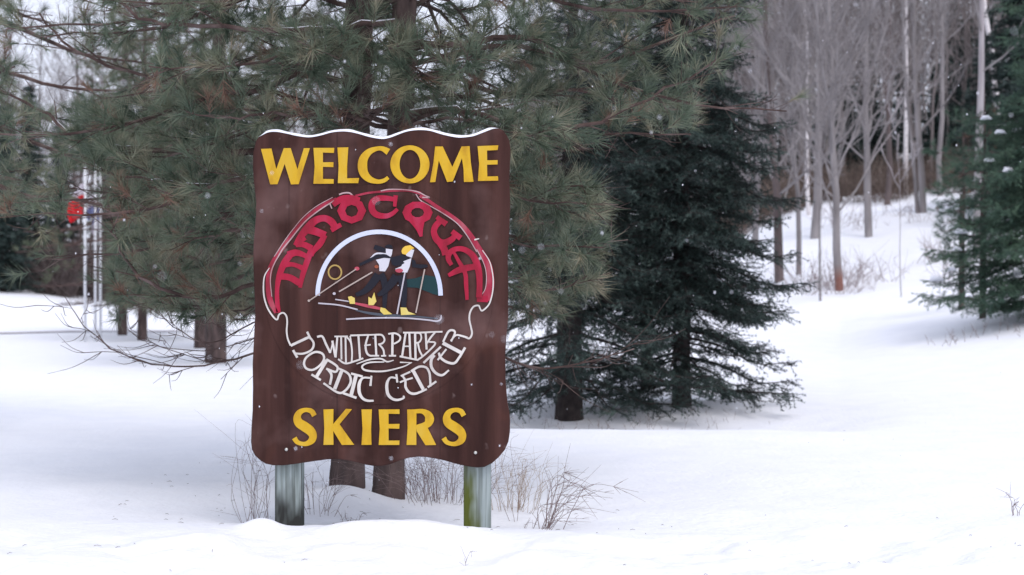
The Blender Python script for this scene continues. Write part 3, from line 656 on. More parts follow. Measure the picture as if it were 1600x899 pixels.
def trunk_of(pts, radii, sides=18, seed=0):
    g = Geo(); P = catmull(np.array(pts, float), 10); R = np.interp(np.linspace(0, 1, len(P)), np.linspace(0, 1, len(radii)), radii)
    if sides >= 18:      # close trunks: scaly plates and a flaring foot
        Pz = np.column_stack([np.interp(np.linspace(0, 1, 420) ** 1.3 * (len(P) - 1), np.arange(len(P)), P[:, k]) for k in range(3)]); Rz = np.interp(Pz[:, 2], P[:, 2], R)
        h_ = Pz[:, 2] - P[0, 2]; n_ = 56; tube(g, Pz, Rz * (1 + .14 * np.exp(-((h_ - .1) / .14))), n_)
        V = g.V[-1].reshape(420, n_, 3); c = Pz[:, None]; a_ = np.arange(n_) / n_ * 2 * math.pi; A2, H2 = np.meshgrid(a_, h_); ax, ay = np.cos(A2) * .6, np.sin(A2) * .6
        pl = vnoise(ax * 1.6 + 5, H2 + ay * 1.6, .13, seed) + .6 * vnoise(ax * 2.2 + ay, H2 * .7 + ay, .05, seed + 1)
        pl = np.round(pl * 5) / 5 * .6 + pl * .4; root = .10 * np.cos(A2 * 5 + seed) * np.exp(-H2 / .3)
        V = c + (V - c) * (1 + .15 * pl + root)[:, :, None]; g.V[-1] = V.reshape(-1, 3)
    else:
        R = R * (1 + .06 * vnoise(P[:, 2], P[:, 2] * 0 + seed, .15, 3)); tube(g, P, R, sides)
    return g, (lambda z: np.array([np.interp(z, P[:, 2], P[:, k]) for k in range(3)]))

YA, YB = 9.55, 8.95
def pine_near(Y, bx, tx, r, label, seed, heroes, zs, height=8.5):
    b = at(bx, 450, Y); b[2] = gz(b[0], Y) - .15; t1 = at(tx, 0, Y + .1); lean = (t1[0] - b[0]) / (t1[2] - b[2])
    pts = [b, b + [lean * 1.0, .03, 1.0], t1, [t1[0] + lean * 2, Y + .15, 5], [t1[0] + lean * 3, Y + .2, height]]
    g, tf = trunk_of(pts, [r * 1.15, r, r * .93, r * .75, r * .1], seed=seed)
    root = thing('red_pine', [b[0], Y, gz(b[0], Y)], label, 'pine tree', 'red pines beside the sign')
    pn = Pine(seed)
    def lim(b_, d, L, z):
        if d[1] < -.2 and z < 2.9: L = min(L, (b_[1] - 8.15) / -d[1])
        if d[0] > .1 and z < 2.2: L = min(L, (.5 - b_[0]) / d[0])
        return L
    pn.crown(tf, zs, lambda z: np.interp(z, [1.2, 2, 4, 8], [1.9, 2.2, 2.0, .6]), lim=lim, dens=1.0)
    for h in heroes:
        px = [tf(h['z'])] + [at(*q) for q in h['p']]
        pn.branch(px, h.get('r', .02), h.get('side', .55), h.get('start', .25), h.get('fol', True), h.get('dens', 1.0), h.get('snow', 0), h.get('dead', .035))
    finish_pine(pn, root, g, TUFT, M_needle); return root
zA = lambda y, Y: CZ - (y - HY) / F * Y
heroA = [dict(z=zA(215, YA), p=[(480, 232, 9.5), (400, 238, 9.4), (260, 236, 9.4), (130, 216, 9.5), (60, 168, 9.6), (-20, 130, 9.7)], r=.024, snow=.5, start=.35),
         dict(z=zA(250, YA), p=[(460, 262, 9.2), (395, 273, 9.1), (320, 290, 9.0), (240, 282, 9.0), (130, 262, 9.1)], r=.02, snow=.7, start=.4),
         dict(z=zA(300, YA), p=[(480, 315, 9.3), (395, 348, 9.1), (340, 366, 9.0), (280, 372, 9.0)], r=.018, snow=.4, start=.4, side=.4),
         dict(z=zA(480, YA), p=[(470, 530, 9.4), (395, 553, 9.3), (345, 566, 9.2), (290, 573, 9.2), (220, 565, 9.2), (160, 535, 9.3), (125, 500, 9.3), (100, 462, 9.4)], r=.0085, fol=False, start=.25, side=.4, dens=2),
         dict(z=zA(430, YA), p=[(470, 480, 9.3), (395, 505, 9.2), (330, 535, 9.1), (270, 510, 9.1), (235, 470, 9.2)], r=.007, fol=False, start=.3, side=.4),
         dict(z=zA(450, YA), p=[(470, 500, 9.6), (395, 530, 9.6), (320, 548, 9.6), (250, 540, 9.6), (190, 510, 9.7)], r=.006, fol=False, start=.2, side=.35),
         dict(z=zA(400, YA), p=[(470, 440, 9.7), (390, 470, 9.8), (310, 478, 9.9), (230, 468, 9.9), (170, 450, 9.9)], r=.012, start=.25, side=.45),
         dict(z=zA(420, YA), p=[(470, 455, 9.3), (395, 480, 9.3), (340, 485, 9.2), (290, 478, 9.2)], r=.010, start=.3, side=.4),
         dict(z=zA(380, YA), p=[(470, 430, 9.2), (395, 447, 9.1), (330, 465, 9.0), (250, 450, 9.0), (195, 405, 9.1), (180, 350, 9.1), (215, 322, 9.1)], r=.018, start=.35, dead=.25),
         dict(z=zA(330, YA), p=[(470, 370, 9.9), (380, 400, 10.1), (290, 420, 10.2), (210, 430, 10.3)], r=.018, start=.3),
         dict(z=zA(130, YA), p=[(460, 120, 9.5), (360, 150, 9.5), (230, 120, 9.6), (120, 80, 9.7), (60, 20, 9.8)], r=.022, start=.3),
         dict(z=zA(360, YA), p=[(460, 400, 10.2), (350, 440, 10.6), (280, 450, 10.7), (220, 460, 10.7)], r=.016, start=.3)]
heroA += [dict(z=zA(110, YA), p=[(585, 95, 9.1), (620, 105, 8.7), (650, 125, 8.4)], r=.012, start=.2, side=.5), dict(z=zA(60, YA), p=[(540, 60, 9.1), (510, 90, 8.7), (480, 110, 8.4)], r=.012, start=.2, side=.5)]
heroB = [dict(z=zA(100, YB), p=[(640, 100, 8.7), (660, 115, 8.5), (700, 130, 8.3)], r=.012, start=.15, side=.5), dict(z=zA(60, YB), p=[(620, 80, 8.7), (590, 110, 8.5), (560, 130, 8.3)], r=.012, start=.15, side=.5),
         dict(z=zA(28, YB), p=[(540, 42, 8.7), (430, 47, 8.5), (330, 40, 8.5), (255, 38, 8.5), (180, 5, 8.6), (120, -40, 8.6)], r=.02, snow=.6, start=.45),
         dict(z=zA(165, YB), p=[(520, 178, 8.7), (430, 176, 8.5), (360, 184, 8.5), (290, 175, 8.5)], r=.014, snow=.6, start=.5, side=.4),
         dict(z=zA(175, YB), p=[(700, 172, 8.8), (750, 180, 8.7), (830, 206, 8.7), (940, 190, 8.8), (1040, 140, 9.0), (1120, 95, 9.1)], r=.022, start=.3, snow=.3),
         dict(z=zA(60, YB), p=[(720, 70, 9.0), (820, 60, 9.1), (930, 100, 9.3), (1050, 60, 9.4), (1150, 20, 9.5)], r=.024, start=.25),
         dict(z=zA(110, YB), p=[(700, 120, 9.3), (800, 150, 9.6), (900, 140, 9.8), (1010, 165, 9.9), (1080, 175, 9.9)], r=.02, start=.25),
         dict(z=zA(240, YB), p=[(700, 260, 9.0), (790, 290, 9.0), (860, 320, 9.0), (935, 350, 9.0)], r=.018, start=.25, side=.5),
         dict(z=zA(300, YB), p=[(700, 330, 9.2), (800, 370, 9.3), (880, 400, 9.3), (945, 395, 9.3)], r=.018, start=.25, side=.5),
         dict(z=zA(360, YB), p=[(700, 400, 8.8), (790, 440, 8.8), (860, 455, 8.8), (920, 430, 8.8)], r=.016, start=.3, side=.42),
         dict(z=zA(300, YB), p=[(700, 280, 9.4), (790, 250, 9.5), (860, 285, 9.5), (920, 300, 9.5)], r=.016, start=.3, side=.45),
         dict(z=zA(420, YB), p=[(700, 520, 8.9), (790, 560, 8.8), (850, 576, 8.8), (920, 565, 8.8), (990, 545, 8.9)], r=.012, fol=False, start=.3, side=.35),
         dict(z=zA(390, YB), p=[(700, 450, 9.1), (790, 478, 9.0), (850, 480, 9.0), (905, 450, 9.0)], r=.013, start=.4, side=.35)]
pine_near(YA, 542, 562, .088, 'red pine trunk nearer the left sign post with long branches drooping to the left', 3, heroA, np.arange(1.55, 8, .34))
pine_near(YB, 606, 632, .075, 'slimmer red pine right behind the middle of the sign reaching out to the right', 4, heroB, np.arange(1.75, 8, .36))

# pine standing left of the frame whose boughs enter the picture
def pine_mid(px, Y, r, label, seed, z0, L0, tuft, sc=1.0, mt=M_needle_far, height=9., cull=True, dens=.8, dz=.45, name='red_pine', group='pines on the left edge of the field'):
    b = ground_at(px, Y); root = thing(name, b, label, 'pine tree', group)
    g, tf = trunk_of([b - [0, 0, .2], b + [.02, 0, 2], b + [.05, .02, height * .6], b + [.05, .05, height]], [r * 1.15, r, r * .7, r * .1], 10, seed)
    pn = Pine(seed); pn.crown(tf, np.arange(b[2] + z0, b[2] + height - .3, dz), lambda z: np.interp(z - b[2], [z0, z0 + 1.5, height], [L0 * .85, L0, .5]), dens=dens, sag=.2, r0=.03)
    finish_pine(pn, root, g, tuft, mt, cull=cull, scale=sc); return root
pine_mid(-130, 13.0, .11, 'red pine left of the picture with boughs entering at the upper left corner', 11, 2.0, 2.2, TUFT, 1.1, M_needle)
pine_mid(337, 25.0, .15, 'thick pine trunk standing alone in the field left of the sign', 12, 1.1, 2.3, TUFT_FAR)
pine_mid(312, 31.0, .10, 'pine trunk partly hidden behind the thick trunk left of the sign', 13, 1.1, 2.3, TUFT_FAR)
pine_mid(222, 36.0, .10, 'right one of the two small pine trunks right of the flagpoles', 14, .9, 2.4, TUFT_FAR, 1.2)
pine_mid(191, 40.0, .11, 'left one of the two small pine trunks right of the flagpoles', 15, .9, 2.4, TUFT_FAR, 1.2)

# ------------------------------------------------------------------ spruces
def spruce(px, Y, height, Rb, label, seed, z0=.35, dens=1.0, mt=M_spruce, r=.12, tmpl=SHOOT, sc=1.0, cull=None, dz=.17, snow=0, step=.085, group='spruces', lat=.36, per=7, open_below=0, open_p=.45, fe=.85, name='spruce'):
    rg = np.random.default_rng(seed); b = ground_at(px, Y); root = thing(name, b, label, 'spruce tree', group)
    g, tf = trunk_of([b - [0, 0, .2], b + [.0, 0, height * .3], b + [.03, 0, height * .7], b + [.03, 0, height]], [r * 1.1, r * .9, r * .5, r * .08], 18 if Y < 17 else 10, seed)
    build('trunk', g, M_sbark, root)
    wood = Geo(); SP = []; SD = []; sn = []; az = rg.uniform(0, 6)
    for z in np.arange(z0, height - .15, dz):
        for q in range(per if z > open_below else max(3, per - 3)):
            az += 2.399 + rg.normal() * .25; f = (height - z) / (height - z0); zz = z + rg.uniform(-.08, .08)
            L = Rb * (.12 + (.88 * f ** fe)) * (rg.uniform(.5, 1.0) if rg.random() < .75 else rg.uniform(1.0, 1.22)) * (1 if z > .5 else .85)
            d = np.array([math.cos(az), math.sin(az), 0]); bb = tf(b[2] + zz); dr = rg.uniform(.15, .34) * (1 if z < height * .6 else .3)
            P = catmull(np.array([bb, bb + d * L * .35 + [0, 0, -dr * L * .3], bb + d * L * .7 + [0, 0, -dr * L * .9], bb + d * L + [0, 0, -dr * L * .85]]), 4)
            if P[:, 2].min() < b[2] + .12: P[:, 2] = np.maximum(P[:, 2], b[2] + .12 + rg.random() * .1)
            tube(wood, P, np.linspace(.006 + .008 * L, .003, len(P)), 4)
            sd = np.array([-d[1], d[0], 0]); nl = int(L / step)
            for k in range(nl):
                t = .18 + .82 * (k + rg.random()) / nl
                if z < open_below and rg.random() < open_p: continue
                i = min(int(t * (len(P) - 1)), len(P) - 2); p = P[i] + (P[i + 1] - P[i]) * (t * (len(P) - 1) - i)
                for sg in (-1, 1):
                    l = lat * L * (1.1 - t) * rg.uniform(.6, 1.2) + .06
                    v = d * .75 + sd * sg * rg.uniform(.5, .8) + np.array([0, 0, rg.uniform(-.35, .05)]); v /= np.linalg.norm(v)
                    e = p + v * l + [0, 0, -.12 * l]; tube(wood, [p, e], [.0035, .002], 3)
                    m = max(1, int(l / (.075 * sc) * dens))
                    for u in range(m):
                        w_ = v + rg.normal(size=3) * .5; w_[2] -= .2; SP.append(p + (e - p) * (u + .7) / m); SD.append(w_)
                if snow and rg.random() < snow:
                    c = p + [0, 0, .02]; s_ = rg.uniform(.05, .12); sq = Geo(); sn.append(sq); tube(sq, [c - d * s_, c - d * s_ * .4 + [0, 0, .03], c + d * s_ * .5 + [0, 0, .03], c + d * s_], [.01, s_ * .38, s_ * .42, .01], 9)
            SP.append(P[-1]); SD.append(P[-1] - P[-2])
    SP = np.array(SP); SD = np.array(SD)
    if cull is not None: k = cull(SP, rg); SP, SD = SP[k], SD[k]
    gg = Geo(); scatter(gg, tmpl, SP, SD, sc, seed)
    build('branches', wood, M_sbark, root); build('needles', gg, mt, root, smooth=False)
    for q in sn: build('snow_clump', q, M_snowcap, root)
    return root
spruce(890, 15.4, 5.2, 1.4, 'dark spruce with its bare trunk foot showing right of the sign', 31, z0=.36, open_below=1.3, open_p=.3, group='dark spruces right of the sign', dens=1.15, sc=1.2, per=8)
spruce(1065, 16.2, 6.5, 1.36, 'broad dark blue green spruce whose skirt sweeps out over the snow, further from the sign', 32, z0=.28, group='dark spruces right of the sign', r=.085, per=10, dens=1.35, sc=1.25, dz=.155, open_below=1.0, open_p=.3, fe=.78)
spruce(1010, 19.0, 7.0, 1.35, 'dark spruce standing behind and between the two near spruces', 33, z0=1.5, group='dark spruces right of the sign', sc=1.5, dz=.18, step=.1, dens=1.2, r=.07)
spruce(1650, 24.5, 6.2, 1.9, 'green spruce at the right edge with clumps of snow on its boughs', 34, z0=.25, mt=M_spruce_g, sc=1.7, dz=.18, step=.1, snow=.02, group=None, dens=1.3, per=8)
pine_mid(1535, 26.0, .05, 'slender young green pine rising in front of the pale birch at the right', 35, .9, .7, TUFT, 1.0, M_spruce_g, height=3.8, cull=False, dens=.8, dz=.3, name='young_pine', group=None)
pine_mid(1502, 29.0, .05, 'small thin pine just left of the slender young pine at the right', 36, 1.3, .5, TUFT, 1.0, M_spruce_g, height=3.2, cull=False, dens=.6, dz=.32, name='young_pine', group=None)

# ------------------------------------------------------------------ bare trees
def bare_geo(h, r0, seed, first=.3, nb=22, asc=50, spread=.36, wander=.02, sub=6, tw=3, double=False, sides=8, lean=(0, 0)):
    r = np.random.default_rng(seed); tr = Geo(); br = Geo(); n = 11
    P = np.zeros((n, 3)); P[:, 2] = np.linspace(-.3, h, n); P[1:, :2] += np.cumsum(r.normal(size=(n - 1, 2)) * wander * h / n * 3, axis=0); P[:, 0] += lean[0] * P[:, 2]; P[:, 1] += lean[1] * P[:, 2]
    R = r0 * (1.08 - np.linspace(0, 1, n)) ** 1.25; R[-1] = .006; tube(tr, P, R, sides); az = r.uniform(0, 6)
    if double: Q = P.copy(); Q[:, 0] -= .14 + .03 * np.maximum(P[:, 2], 0); Q[:, 1] += .1; tube(tr, Q[:8], R[:8] * .6, sides)
    for k in range(nb):
        t = first + (.97 - first) * (k + r.random()) / nb; i = t * (n - 1); i0 = min(int(i), n - 2); p = P[i0] + (P[i0 + 1] - P[i0]) * (i - i0); az += 2.4 + r.normal() * .4
        L = spread * h * (1.05 - t) * r.uniform(.6, 1.2) + .3; e = math.radians(asc + r.normal() * 9 + 10 * t); rad = max(.006, np.interp(t, [0, 1], [r0, .01]) * r.uniform(.25, .42))
        d = np.array([math.cos(az) * math.cos(e), math.sin(az) * math.cos(e), math.sin(e)]); up = np.array([0, 0, 1.])
        Q = [p]; dd = d.copy()
        for s_ in range(4): Q.append(Q[-1] + dd * L / 4 + r.normal(size=3) * .02 * L); dd = dd + up * .10; dd /= np.linalg.norm(dd)
        Q = np.array(Q); tube(br, Q, np.linspace(rad * 1.15, .010, 5), 4)
        for j in range(sub):
            u = r.uniform(.2, 1) * 4; q0 = Q[min(int(u), 3)] + (Q[min(int(u), 3) + 1] - Q[min(int(u), 3)]) * (u % 1 if u < 4 else 1); v = dd * .8 + r.normal(size=3) * .42 + up * .3; v /= np.linalg.norm(v); l = L * .42 * r.uniform(.5, 1.1)
            q1 = q0 + v * l * .5; q2 = q0 + v * l + up * .06 * l; tube(br, [q0, q1, q2], [max(.010, rad * .5), .008, .006], 3)
            for _ in range(tw):
                x_ = v + r.normal(size=3) * .6; x_ /= np.linalg.norm(x_); qq = q0 + v * l * r.uniform(.2, .95); tube(br, [qq, qq + x_ * l * .45], [.0065, .0045], 3)
    return tr, br
M_foot = noisy('grey_bark_with_rusty_foot', [C(.17, .155, .155), C(.25, .23, .23), C(.34, .315, .315)], 2.5, .9, (1, 1, .3))
t_ = M_foot.node_tree; b_ = t_.nodes['Principled BSDF']; src = b_.inputs['Base Color'].links[0].from_socket
tc_ = t_.nodes.new('ShaderNodeTexCoord'); sp_ = t_.nodes.new('ShaderNodeSeparateXYZ'); t_.links.new(tc_.outputs['Object'], sp_.inputs[0])
mr_ = t_.nodes.new('ShaderNodeMapRange'); mr_.inputs[1].default_value = .25; mr_.inputs[2].default_value = .6; mr_.inputs[3].default_value = 1; mr_.inputs[4].default_value = 0; t_.links.new(sp_.outputs[2], mr_.inputs[0])
mx_ = t_.nodes.new('ShaderNodeMix'); mx_.data_type = 'RGBA'; t_.links.new(mr_.outputs[0], mx_.inputs[0]); t_.links.new(src, mx_.inputs[6]); mx_.inputs[7].default_value = C(.24, .11, .085); t_.links.new(mx_.outputs[2], b_.inputs['Base Color'])
def bare(px, Y, h, r0, seed, label, mt=M_bare, mb=None, name='bare_tree', cat='bare tree', group='bare trees on the snowy slope', **k):
    b = ground_at(px, Y); root = thing(name, b, label, cat, group); tr, br = bare_geo(h, r0, seed, **k)
    build('trunk', tr, mt, root, origin=(0, 0, 0)); build('branches', br, mb or mt, root, origin=(0, 0, 0)); return root
bare(1313, 35.5, 12, .092, 41, 'bare tree nearest on the slope with a reddish foot and evenly rising branches', first=.14, nb=52, sub=8, tw=4, mt=M_foot, mb=M_bare)
bare(1217, 38, 12, .11, 42, 'leftmost bare tree on the slope with a dark leaning lower trunk', mt=M_bare_d, mb=M_bare, first=.13, nb=40, sub=8, tw=4, lean=(-.05, 0))
bare(1248, 38.5, 11, .065, 43, 'thin straight bare tree just right of the dark leaning trunk', first=.16, nb=36, sub=8)
bare(1272, 44, 14, .125, 44, 'stout bare trunk between the thin tree and the reddish footed tree', mt=M_bare, first=.2, nb=36, sub=8, tw=4)
bare(1282, 34, 7, .028, 45, 'sapling thin as a stick left of the reddish footed tree', first=.3, nb=16, name='bare_sapling', cat='sapling')
bare(1358, 43.5, 13, .105, 46, 'bare tree right of the reddish footed tree, slightly leaning to the right', first=.16, nb=44, sub=8, tw=4, lean=(.012, 0))
bare(1443, 47.5, 13, .105, 47, 'bare tree with twin stems at its foot high on the slope', double=True, first=.2, nb=32, sub=8)
bare(1409, 33, 4.2, .014, 48, 'single arching sapling in the open snow of the slope', first=.5, nb=5, lean=(-.03, 0), sub=2, name='bare_sapling', cat='sapling', mt=M_bare_l)
bare(1415, 57, 16, .09, 49, 'white birch trunk at the wood edge above the open snow', M_birch, M_birch_t, 'birch_tree', 'birch', first=.45, nb=18, wander=.006)
bare(1526, 38, 15, .105, 50, 'pale grey birch trunk rising behind the young pines at the right', M_bare_l, M_bare, 'birch_tree', 'birch', first=.3, nb=22, wander=.008)
bare(1572, 52, 15, .12, 51, 'white birch leaning to the left in the upper right corner', M_birch, M_birch_t, 'birch_tree', 'birch', first=.4, nb=18, lean=(-.09, 0))
bare(1264, 54, 15, .07, 52, 'thin white birch seen behind the left bare trees', M_birch, M_birch_t, 'birch_tree', 'birch', first=.4, nb=16)
bare(1180, 46, 13, .09, 53, 'bare tree half hidden behind the tip of the broad spruce', first=.25, nb=26)
bare(1385, 55, 15, .10, 55, 'bare tree at the wood edge just left of the white birch', first=.28, nb=24, mt=M_bare_d)
bare(1470, 56, 15, .10, 56, 'bare tree at the wood edge right of the twin stemmed tree', first=.28, nb=24)

# the wood behind, one mass
def wood_mass(name, label, spots, variants, mats, kscale=(.8, 1.2), seed=1):
    r = np.random.default_rng(seed); g = Geo()
    for x, y in spots:
        v, t, m = variants[r.integers(0, len(variants))]; a_ = r.uniform(0, 6.28); s = r.uniform(*kscale); c_, s_ = math.cos(a_), math.sin(a_)
        R = np.array([[c_, s_, 0], [-s_, c_, 0], [0, 0, 1]]); g.add((v * s) @ R + [x, y, gz(x, y)], t); g.M[-1] = m
    return tag(build(name, g, mats, origin=(0, 0, 0)), label, None, None, 'stuff')
def merged(seed, **k):
    tr, br = bare_geo(14, .08, seed, **k); g = Geo()
    for q, mi in ((tr, 0), (br, 1)):
        V, T, M = q.arrays(); g.add(V, T, mi)
    return g.arrays()
r = np.random.default_rng(77)
vs = [merged(60 + i, first=.2, nb=22, sub=5, tw=2, sides=5) for i in range(5)]
spots = []
while len(spots) < 270:
    Y = r.uniform(58, 108); px = r.uniform(800, 1900)
    spots.append(((px - 800) / F * Y, Y))
tag(wood_mass('bare_wood', 'grey brown bare wood closing the view above the slope', spots, vs, [M_bare_m, M_bare_m]), None, 'wood')
spots = [((px - 800) / F * Y, Y) for px, Y in zip(r.uniform(-420, 700, 110), r.uniform(66, 115, 110))]
tag(wood_mass('bare_wood', 'bare wood beyond the field at the far left', spots, vs, [M_bare_d, M_bare], seed=2), None, 'wood')

# evergreens in the wood
def conifer_geo(h, Rb, seed, dense=1.0, z0=.3):
    rg = np.random.default_rng(seed); SP = []; SD = []; az = 0; tr = Geo(); tube(tr, [[0, 0, -.3], [0, 0, h]], [.02 * h + .02, .01], 6)
    for z in np.arange(z0, h - .1, .3):
        for q in range(8):
            az += 2.4 + rg.normal() * .3; L = Rb * (.1 + .9 * (1 - z / h)) * rg.uniform(.5, 1.15); d = np.array([math.cos(az), math.sin(az), -.18])
            tube(tr, [[0, 0, z], d * L + [0, 0, z]], [.02, .008], 3)
            for k in range(int(L / .16 * dense) + 1):
                t = (k + rg.random()) / (int(L / .16 * dense) + 1); l = .3 * L * (1.1 - t) + .05; sd = np.array([-d[1], d[0], 0])
                for sg in (-1, 0, 1): SP.append(d * L * t + [0, 0, z] + sd * sg * l * rg.random() + rg.normal(size=3) * .05); SD.append(d + sd * sg * .8 + rg.normal(size=3) * .4)
    g = Geo(); scatter(g, SHOOT_FAR, SP, SD, 1.5, seed); return tr, g
cg = [conifer_geo(7.5, 1.7, 80), conifer_geo(9.5, 2.0, 81), conifer_geo(5, 1.4, 82)]
cm = []
def conifer(px, Y, k, s, label, group, mt=M_spruce):
    b = ground_at(px, Y); root = thing('evergreen_tree', b, label, 'evergreen tree', group); root.scale = (s, s, s)
    global cm
    if not cm or cm[0] != 'ok':
        cm = ['ok'] + [(build('trunk', tr, M_sbark, None, origin=(0, 0, 0)), build('needles', gg, M_spruce, None, smooth=False, origin=(0, 0, 0))) for tr, gg in cg]
        for pr in cm[1:]:
            for o in pr: COL.objects.unlink(o)
    for o in cm[1 + k]:
        c = o.copy(); COL.objects.link(c); c.parent = root; c.rotation_euler.z = px * .7 % 6
    return root
conifer(1592, 46, 1, 1.05, 'tall dark evergreen in the upper right corner behind the leaning birch', 'dark evergreens in the wood')
conifer(1640, 42, 0, 1.1, 'dark evergreen cut by the right edge of the picture above the snowy spruce', 'dark evergreens in the wood')
conifer(1130, 60, 0, .9, 'far evergreen showing behind the right shoulder of the broad spruce', 'dark evergreens in the wood')
conifer(1466, 62, 2, .95, 'small dark evergreen at the wood edge behind the twin stemmed tree', 'dark evergreens in the wood')
conifer(1325, 62, 2, .9, 'small dark evergreen at the wood edge behind the reddish footed tree', 'dark evergreens in the wood')
conifer(1365, 64, 2, .8, 'small dark evergreen at the wood edge between birch and leaning tree', 'dark evergreens in the wood')
conifer(1395, 60, 2, .55, 'lowest small evergreen right under the white birch', 'dark evergreens in the wood')
conifer(1545, 60, 0, .9, 'evergreen high behind the slender young pine at the right', 'dark evergreens in the wood')
conifer(1510, 66, 0, .9, 'evergreen at the wood edge behind the pale grey birch', 'dark evergreens in the wood')
conifer(1200, 64, 2, .9, 'small evergreen at the wood edge left of the dark leaning trunk', 'dark evergreens in the wood')
for px, Y, k, s, lb in ((5, 62, 0, 1.0, 'dark evergreen at the far left edge of the field'), (45, 66, 1, .9, 'second dark evergreen from the left edge beyond the field'), (-60, 64, 1, 1.0, 'dark evergreen just off the left edge of the field'),
                        (95, 70, 0, 1.0, 'far evergreen just left of the flagpoles'), (175, 72, 1, .9, 'far evergreen directly right of the flagpoles'), (240, 70, 0, 1.0, 'far evergreen above the two small pine trunks'),
                        (300, 74, 1, .85, 'far evergreen behind the thick pine trunk'), (360, 70, 0, 1.0, 'far evergreen nearest the left edge of the sign'), (430, 76, 1, 1., 'far evergreen behind the left half of the sign'),
                        (720, 80, 1, 1., 'far evergreen behind the right half of the sign'), (830, 78, 0, 1.1, 'far evergreen just right of the sign behind the spruces')):
    conifer(px, Y, k, s, lb, 'far evergreens beyond the field')
for px, Y, k, s, lb in ((1350, 84, 1, .9, 'tall far evergreen deep in the wood above the reddish footed tree'), (1420, 90, 1, .95, 'tall far evergreen deep in the wood above the white birch foot'), (1255, 88, 1, .85, 'tall far evergreen deep in the wood behind the thin straight tree'),
                        (1490, 80, 1, .9, 'tall far evergreen deep in the wood right of the twin stemmed tree'), (1300, 74, 0, .6, 'low far evergreen deep in the wood between the bare trunks')):
    conifer(px, Y, k, s, lb, 'dark evergreens in the wood')
# understory brush at the wood edge
def brush_mass(name, label, spots, h, mt, seed, n=26, rad=.006):
    r = np.random.default_rng(seed); g = Geo()
    for x, y in spots:
        b = np.array([x, y, gz(x, y)])
        for k in range(n):
            d = r.normal(size=3) * [.45, .45, .2]; d[2] = abs(d[2]) + .55; d /= np.linalg.norm(d); l = h * r.uniform(.4, 1.1); p0 = b + r.normal(size=3) * [.25, .25, 0]
            p1 = p0 + d * l * .55; p2 = p0 + d * l + r.normal(size=3) * .12 * l; tube(g, [p0, p1, p2], [rad, rad * .7, rad * .4], 3)
            for _ in range(2): v = d + r.normal(size=3) * .5; tube(g, [p1, p1 + v * l * .4], [rad * .6, rad * .3], 3)
    return tag(build(name, g, mt, origin=(0, 0, 0)), label, None, None, 'stuff')
r = np.random.default_rng(5)
sp = [((px - 800) / F * Y, Y) for px, Y in zip(r.uniform(1120, 1700, 230), r.uniform(56, 66, 230))]
tag(brush_mass('underbrush', 'tangled russet and brown underbrush along the edge of the wood', sp, 1.5, M_fern, 6, 24, .010), None, 'brush')
sp = [((px - 800) / F * Y, Y) for px, Y in zip(r.uniform(-300, 520, 160), r.uniform(63, 69, 160))]
tag(brush_mass('underbrush', 'dark underbrush below the far trees at the left', sp, 2.2, M_bare_d, 8, 22, .016), None, 'brush')
sp = [((px - 800) / F * Y, Y) for px, Y in ((1300, 35.6), (1290, 36), (1325, 36), (1275, 35), (1262, 36), (1318, 34.6), (1340, 36.5), (1240, 37), (1330, 34.5), (1370, 36), (1350, 45), (1320, 47), (1300, 46), (1400, 47), (1440, 45), (1500, 35), (1480, 36), (1465, 38), (1450, 38))]
tag(brush_mass('hillside_weeds', 'thin dry weeds poking from the snow around the slope trees', sp, .8, M_weed_p, 9, 14, .006), None, 'weeds')
sp = [((px - 800) / F * Y, Y) for px, Y in ((1490, 23), (1520, 23), (1535, 23.5), (1570, 23.5))]
tag(brush_mass('weeds_under_spruce', 'short brown weeds in the snow below the right edge spruce', sp, .25, M_weed_p, 10, 6, .004), None, 'weeds')
sp = [((px - 800) / F * Y, Y) for px, Y in zip(r.uniform(800, 1130, 26), r.uniform(14.2, 15.8, 26))]
tag(brush_mass('grass_under_spruces', 'short dry grass stalks in the shade under the dark spruces', sp, .12, M_weed_p, 12, 4, .0014), None, 'grass')

# ------------------------------------------------------------------ weeds by the sign
def clump(name, px, Y, label, cat, n, h, spread, mt, seed, rad=.0022, arch=.3, forks=2, group=None, bias=(0, 0)):
    r = np.random.default_rng(seed); b = ground_at(px, Y); g = Geo()
    for k in range(n):
        a_ = r.uniform(0, 6.28); o = np.array([math.cos(a_), math.sin(a_), 0]); s_ = r.uniform(.1, 1) * spread
        p0 = b + o * s_ * .7 - [0, 0, .04]; hh = h * r.uniform(.5, 1.1); out = o * s_ + np.array([bias[0], bias[1], 0]) * r.uniform(.4, 1)
        w_ = r.normal(size=(2, 3)) * hh * .09; P = np.array([p0, p0 + out * .25 + [0, 0, hh * .5] + w_[0], p0 + out * .6 + [0, 0, hh * .85] + w_[1], p0 + out * (1 + arch * .4) + [0, 0, hh * (1 - arch * .35)]]); P = catmull(P, 4)
        tube(g, P, np.linspace(rad, rad * .35, len(P)) * .8, 3)
        for _ in range(forks * 2):
            i = r.integers(2, len(P) - 1); v = (P[i] - P[i - 1]); v /= np.linalg.norm(v); v = v + r.normal(size=3) * .6; l = hh * r.uniform(.12, .35); tube(g, [P[i], P[i] + v * l * .5, P[i] + v * l + [0, 0, -.05 * l]], [rad * .45, rad * .35, rad * .2], 3)
    o = build(name, g, mt, origin=b); o.location = b; tag(o, label, cat, group); return o
clump('brush_clump', 800, 8.6, 'tan dry brush clump just right of the right sign post', 'brush', 34, .32, .22, M_weed, 91, .0018, .2, 3)
clump('brush_clump', 692, 8.9, 'wide pinkish brown brush clump between the pine trunk and the right post', 'brush', 60, .36, .34, M_weed_p, 92, .0018, .2, 3)
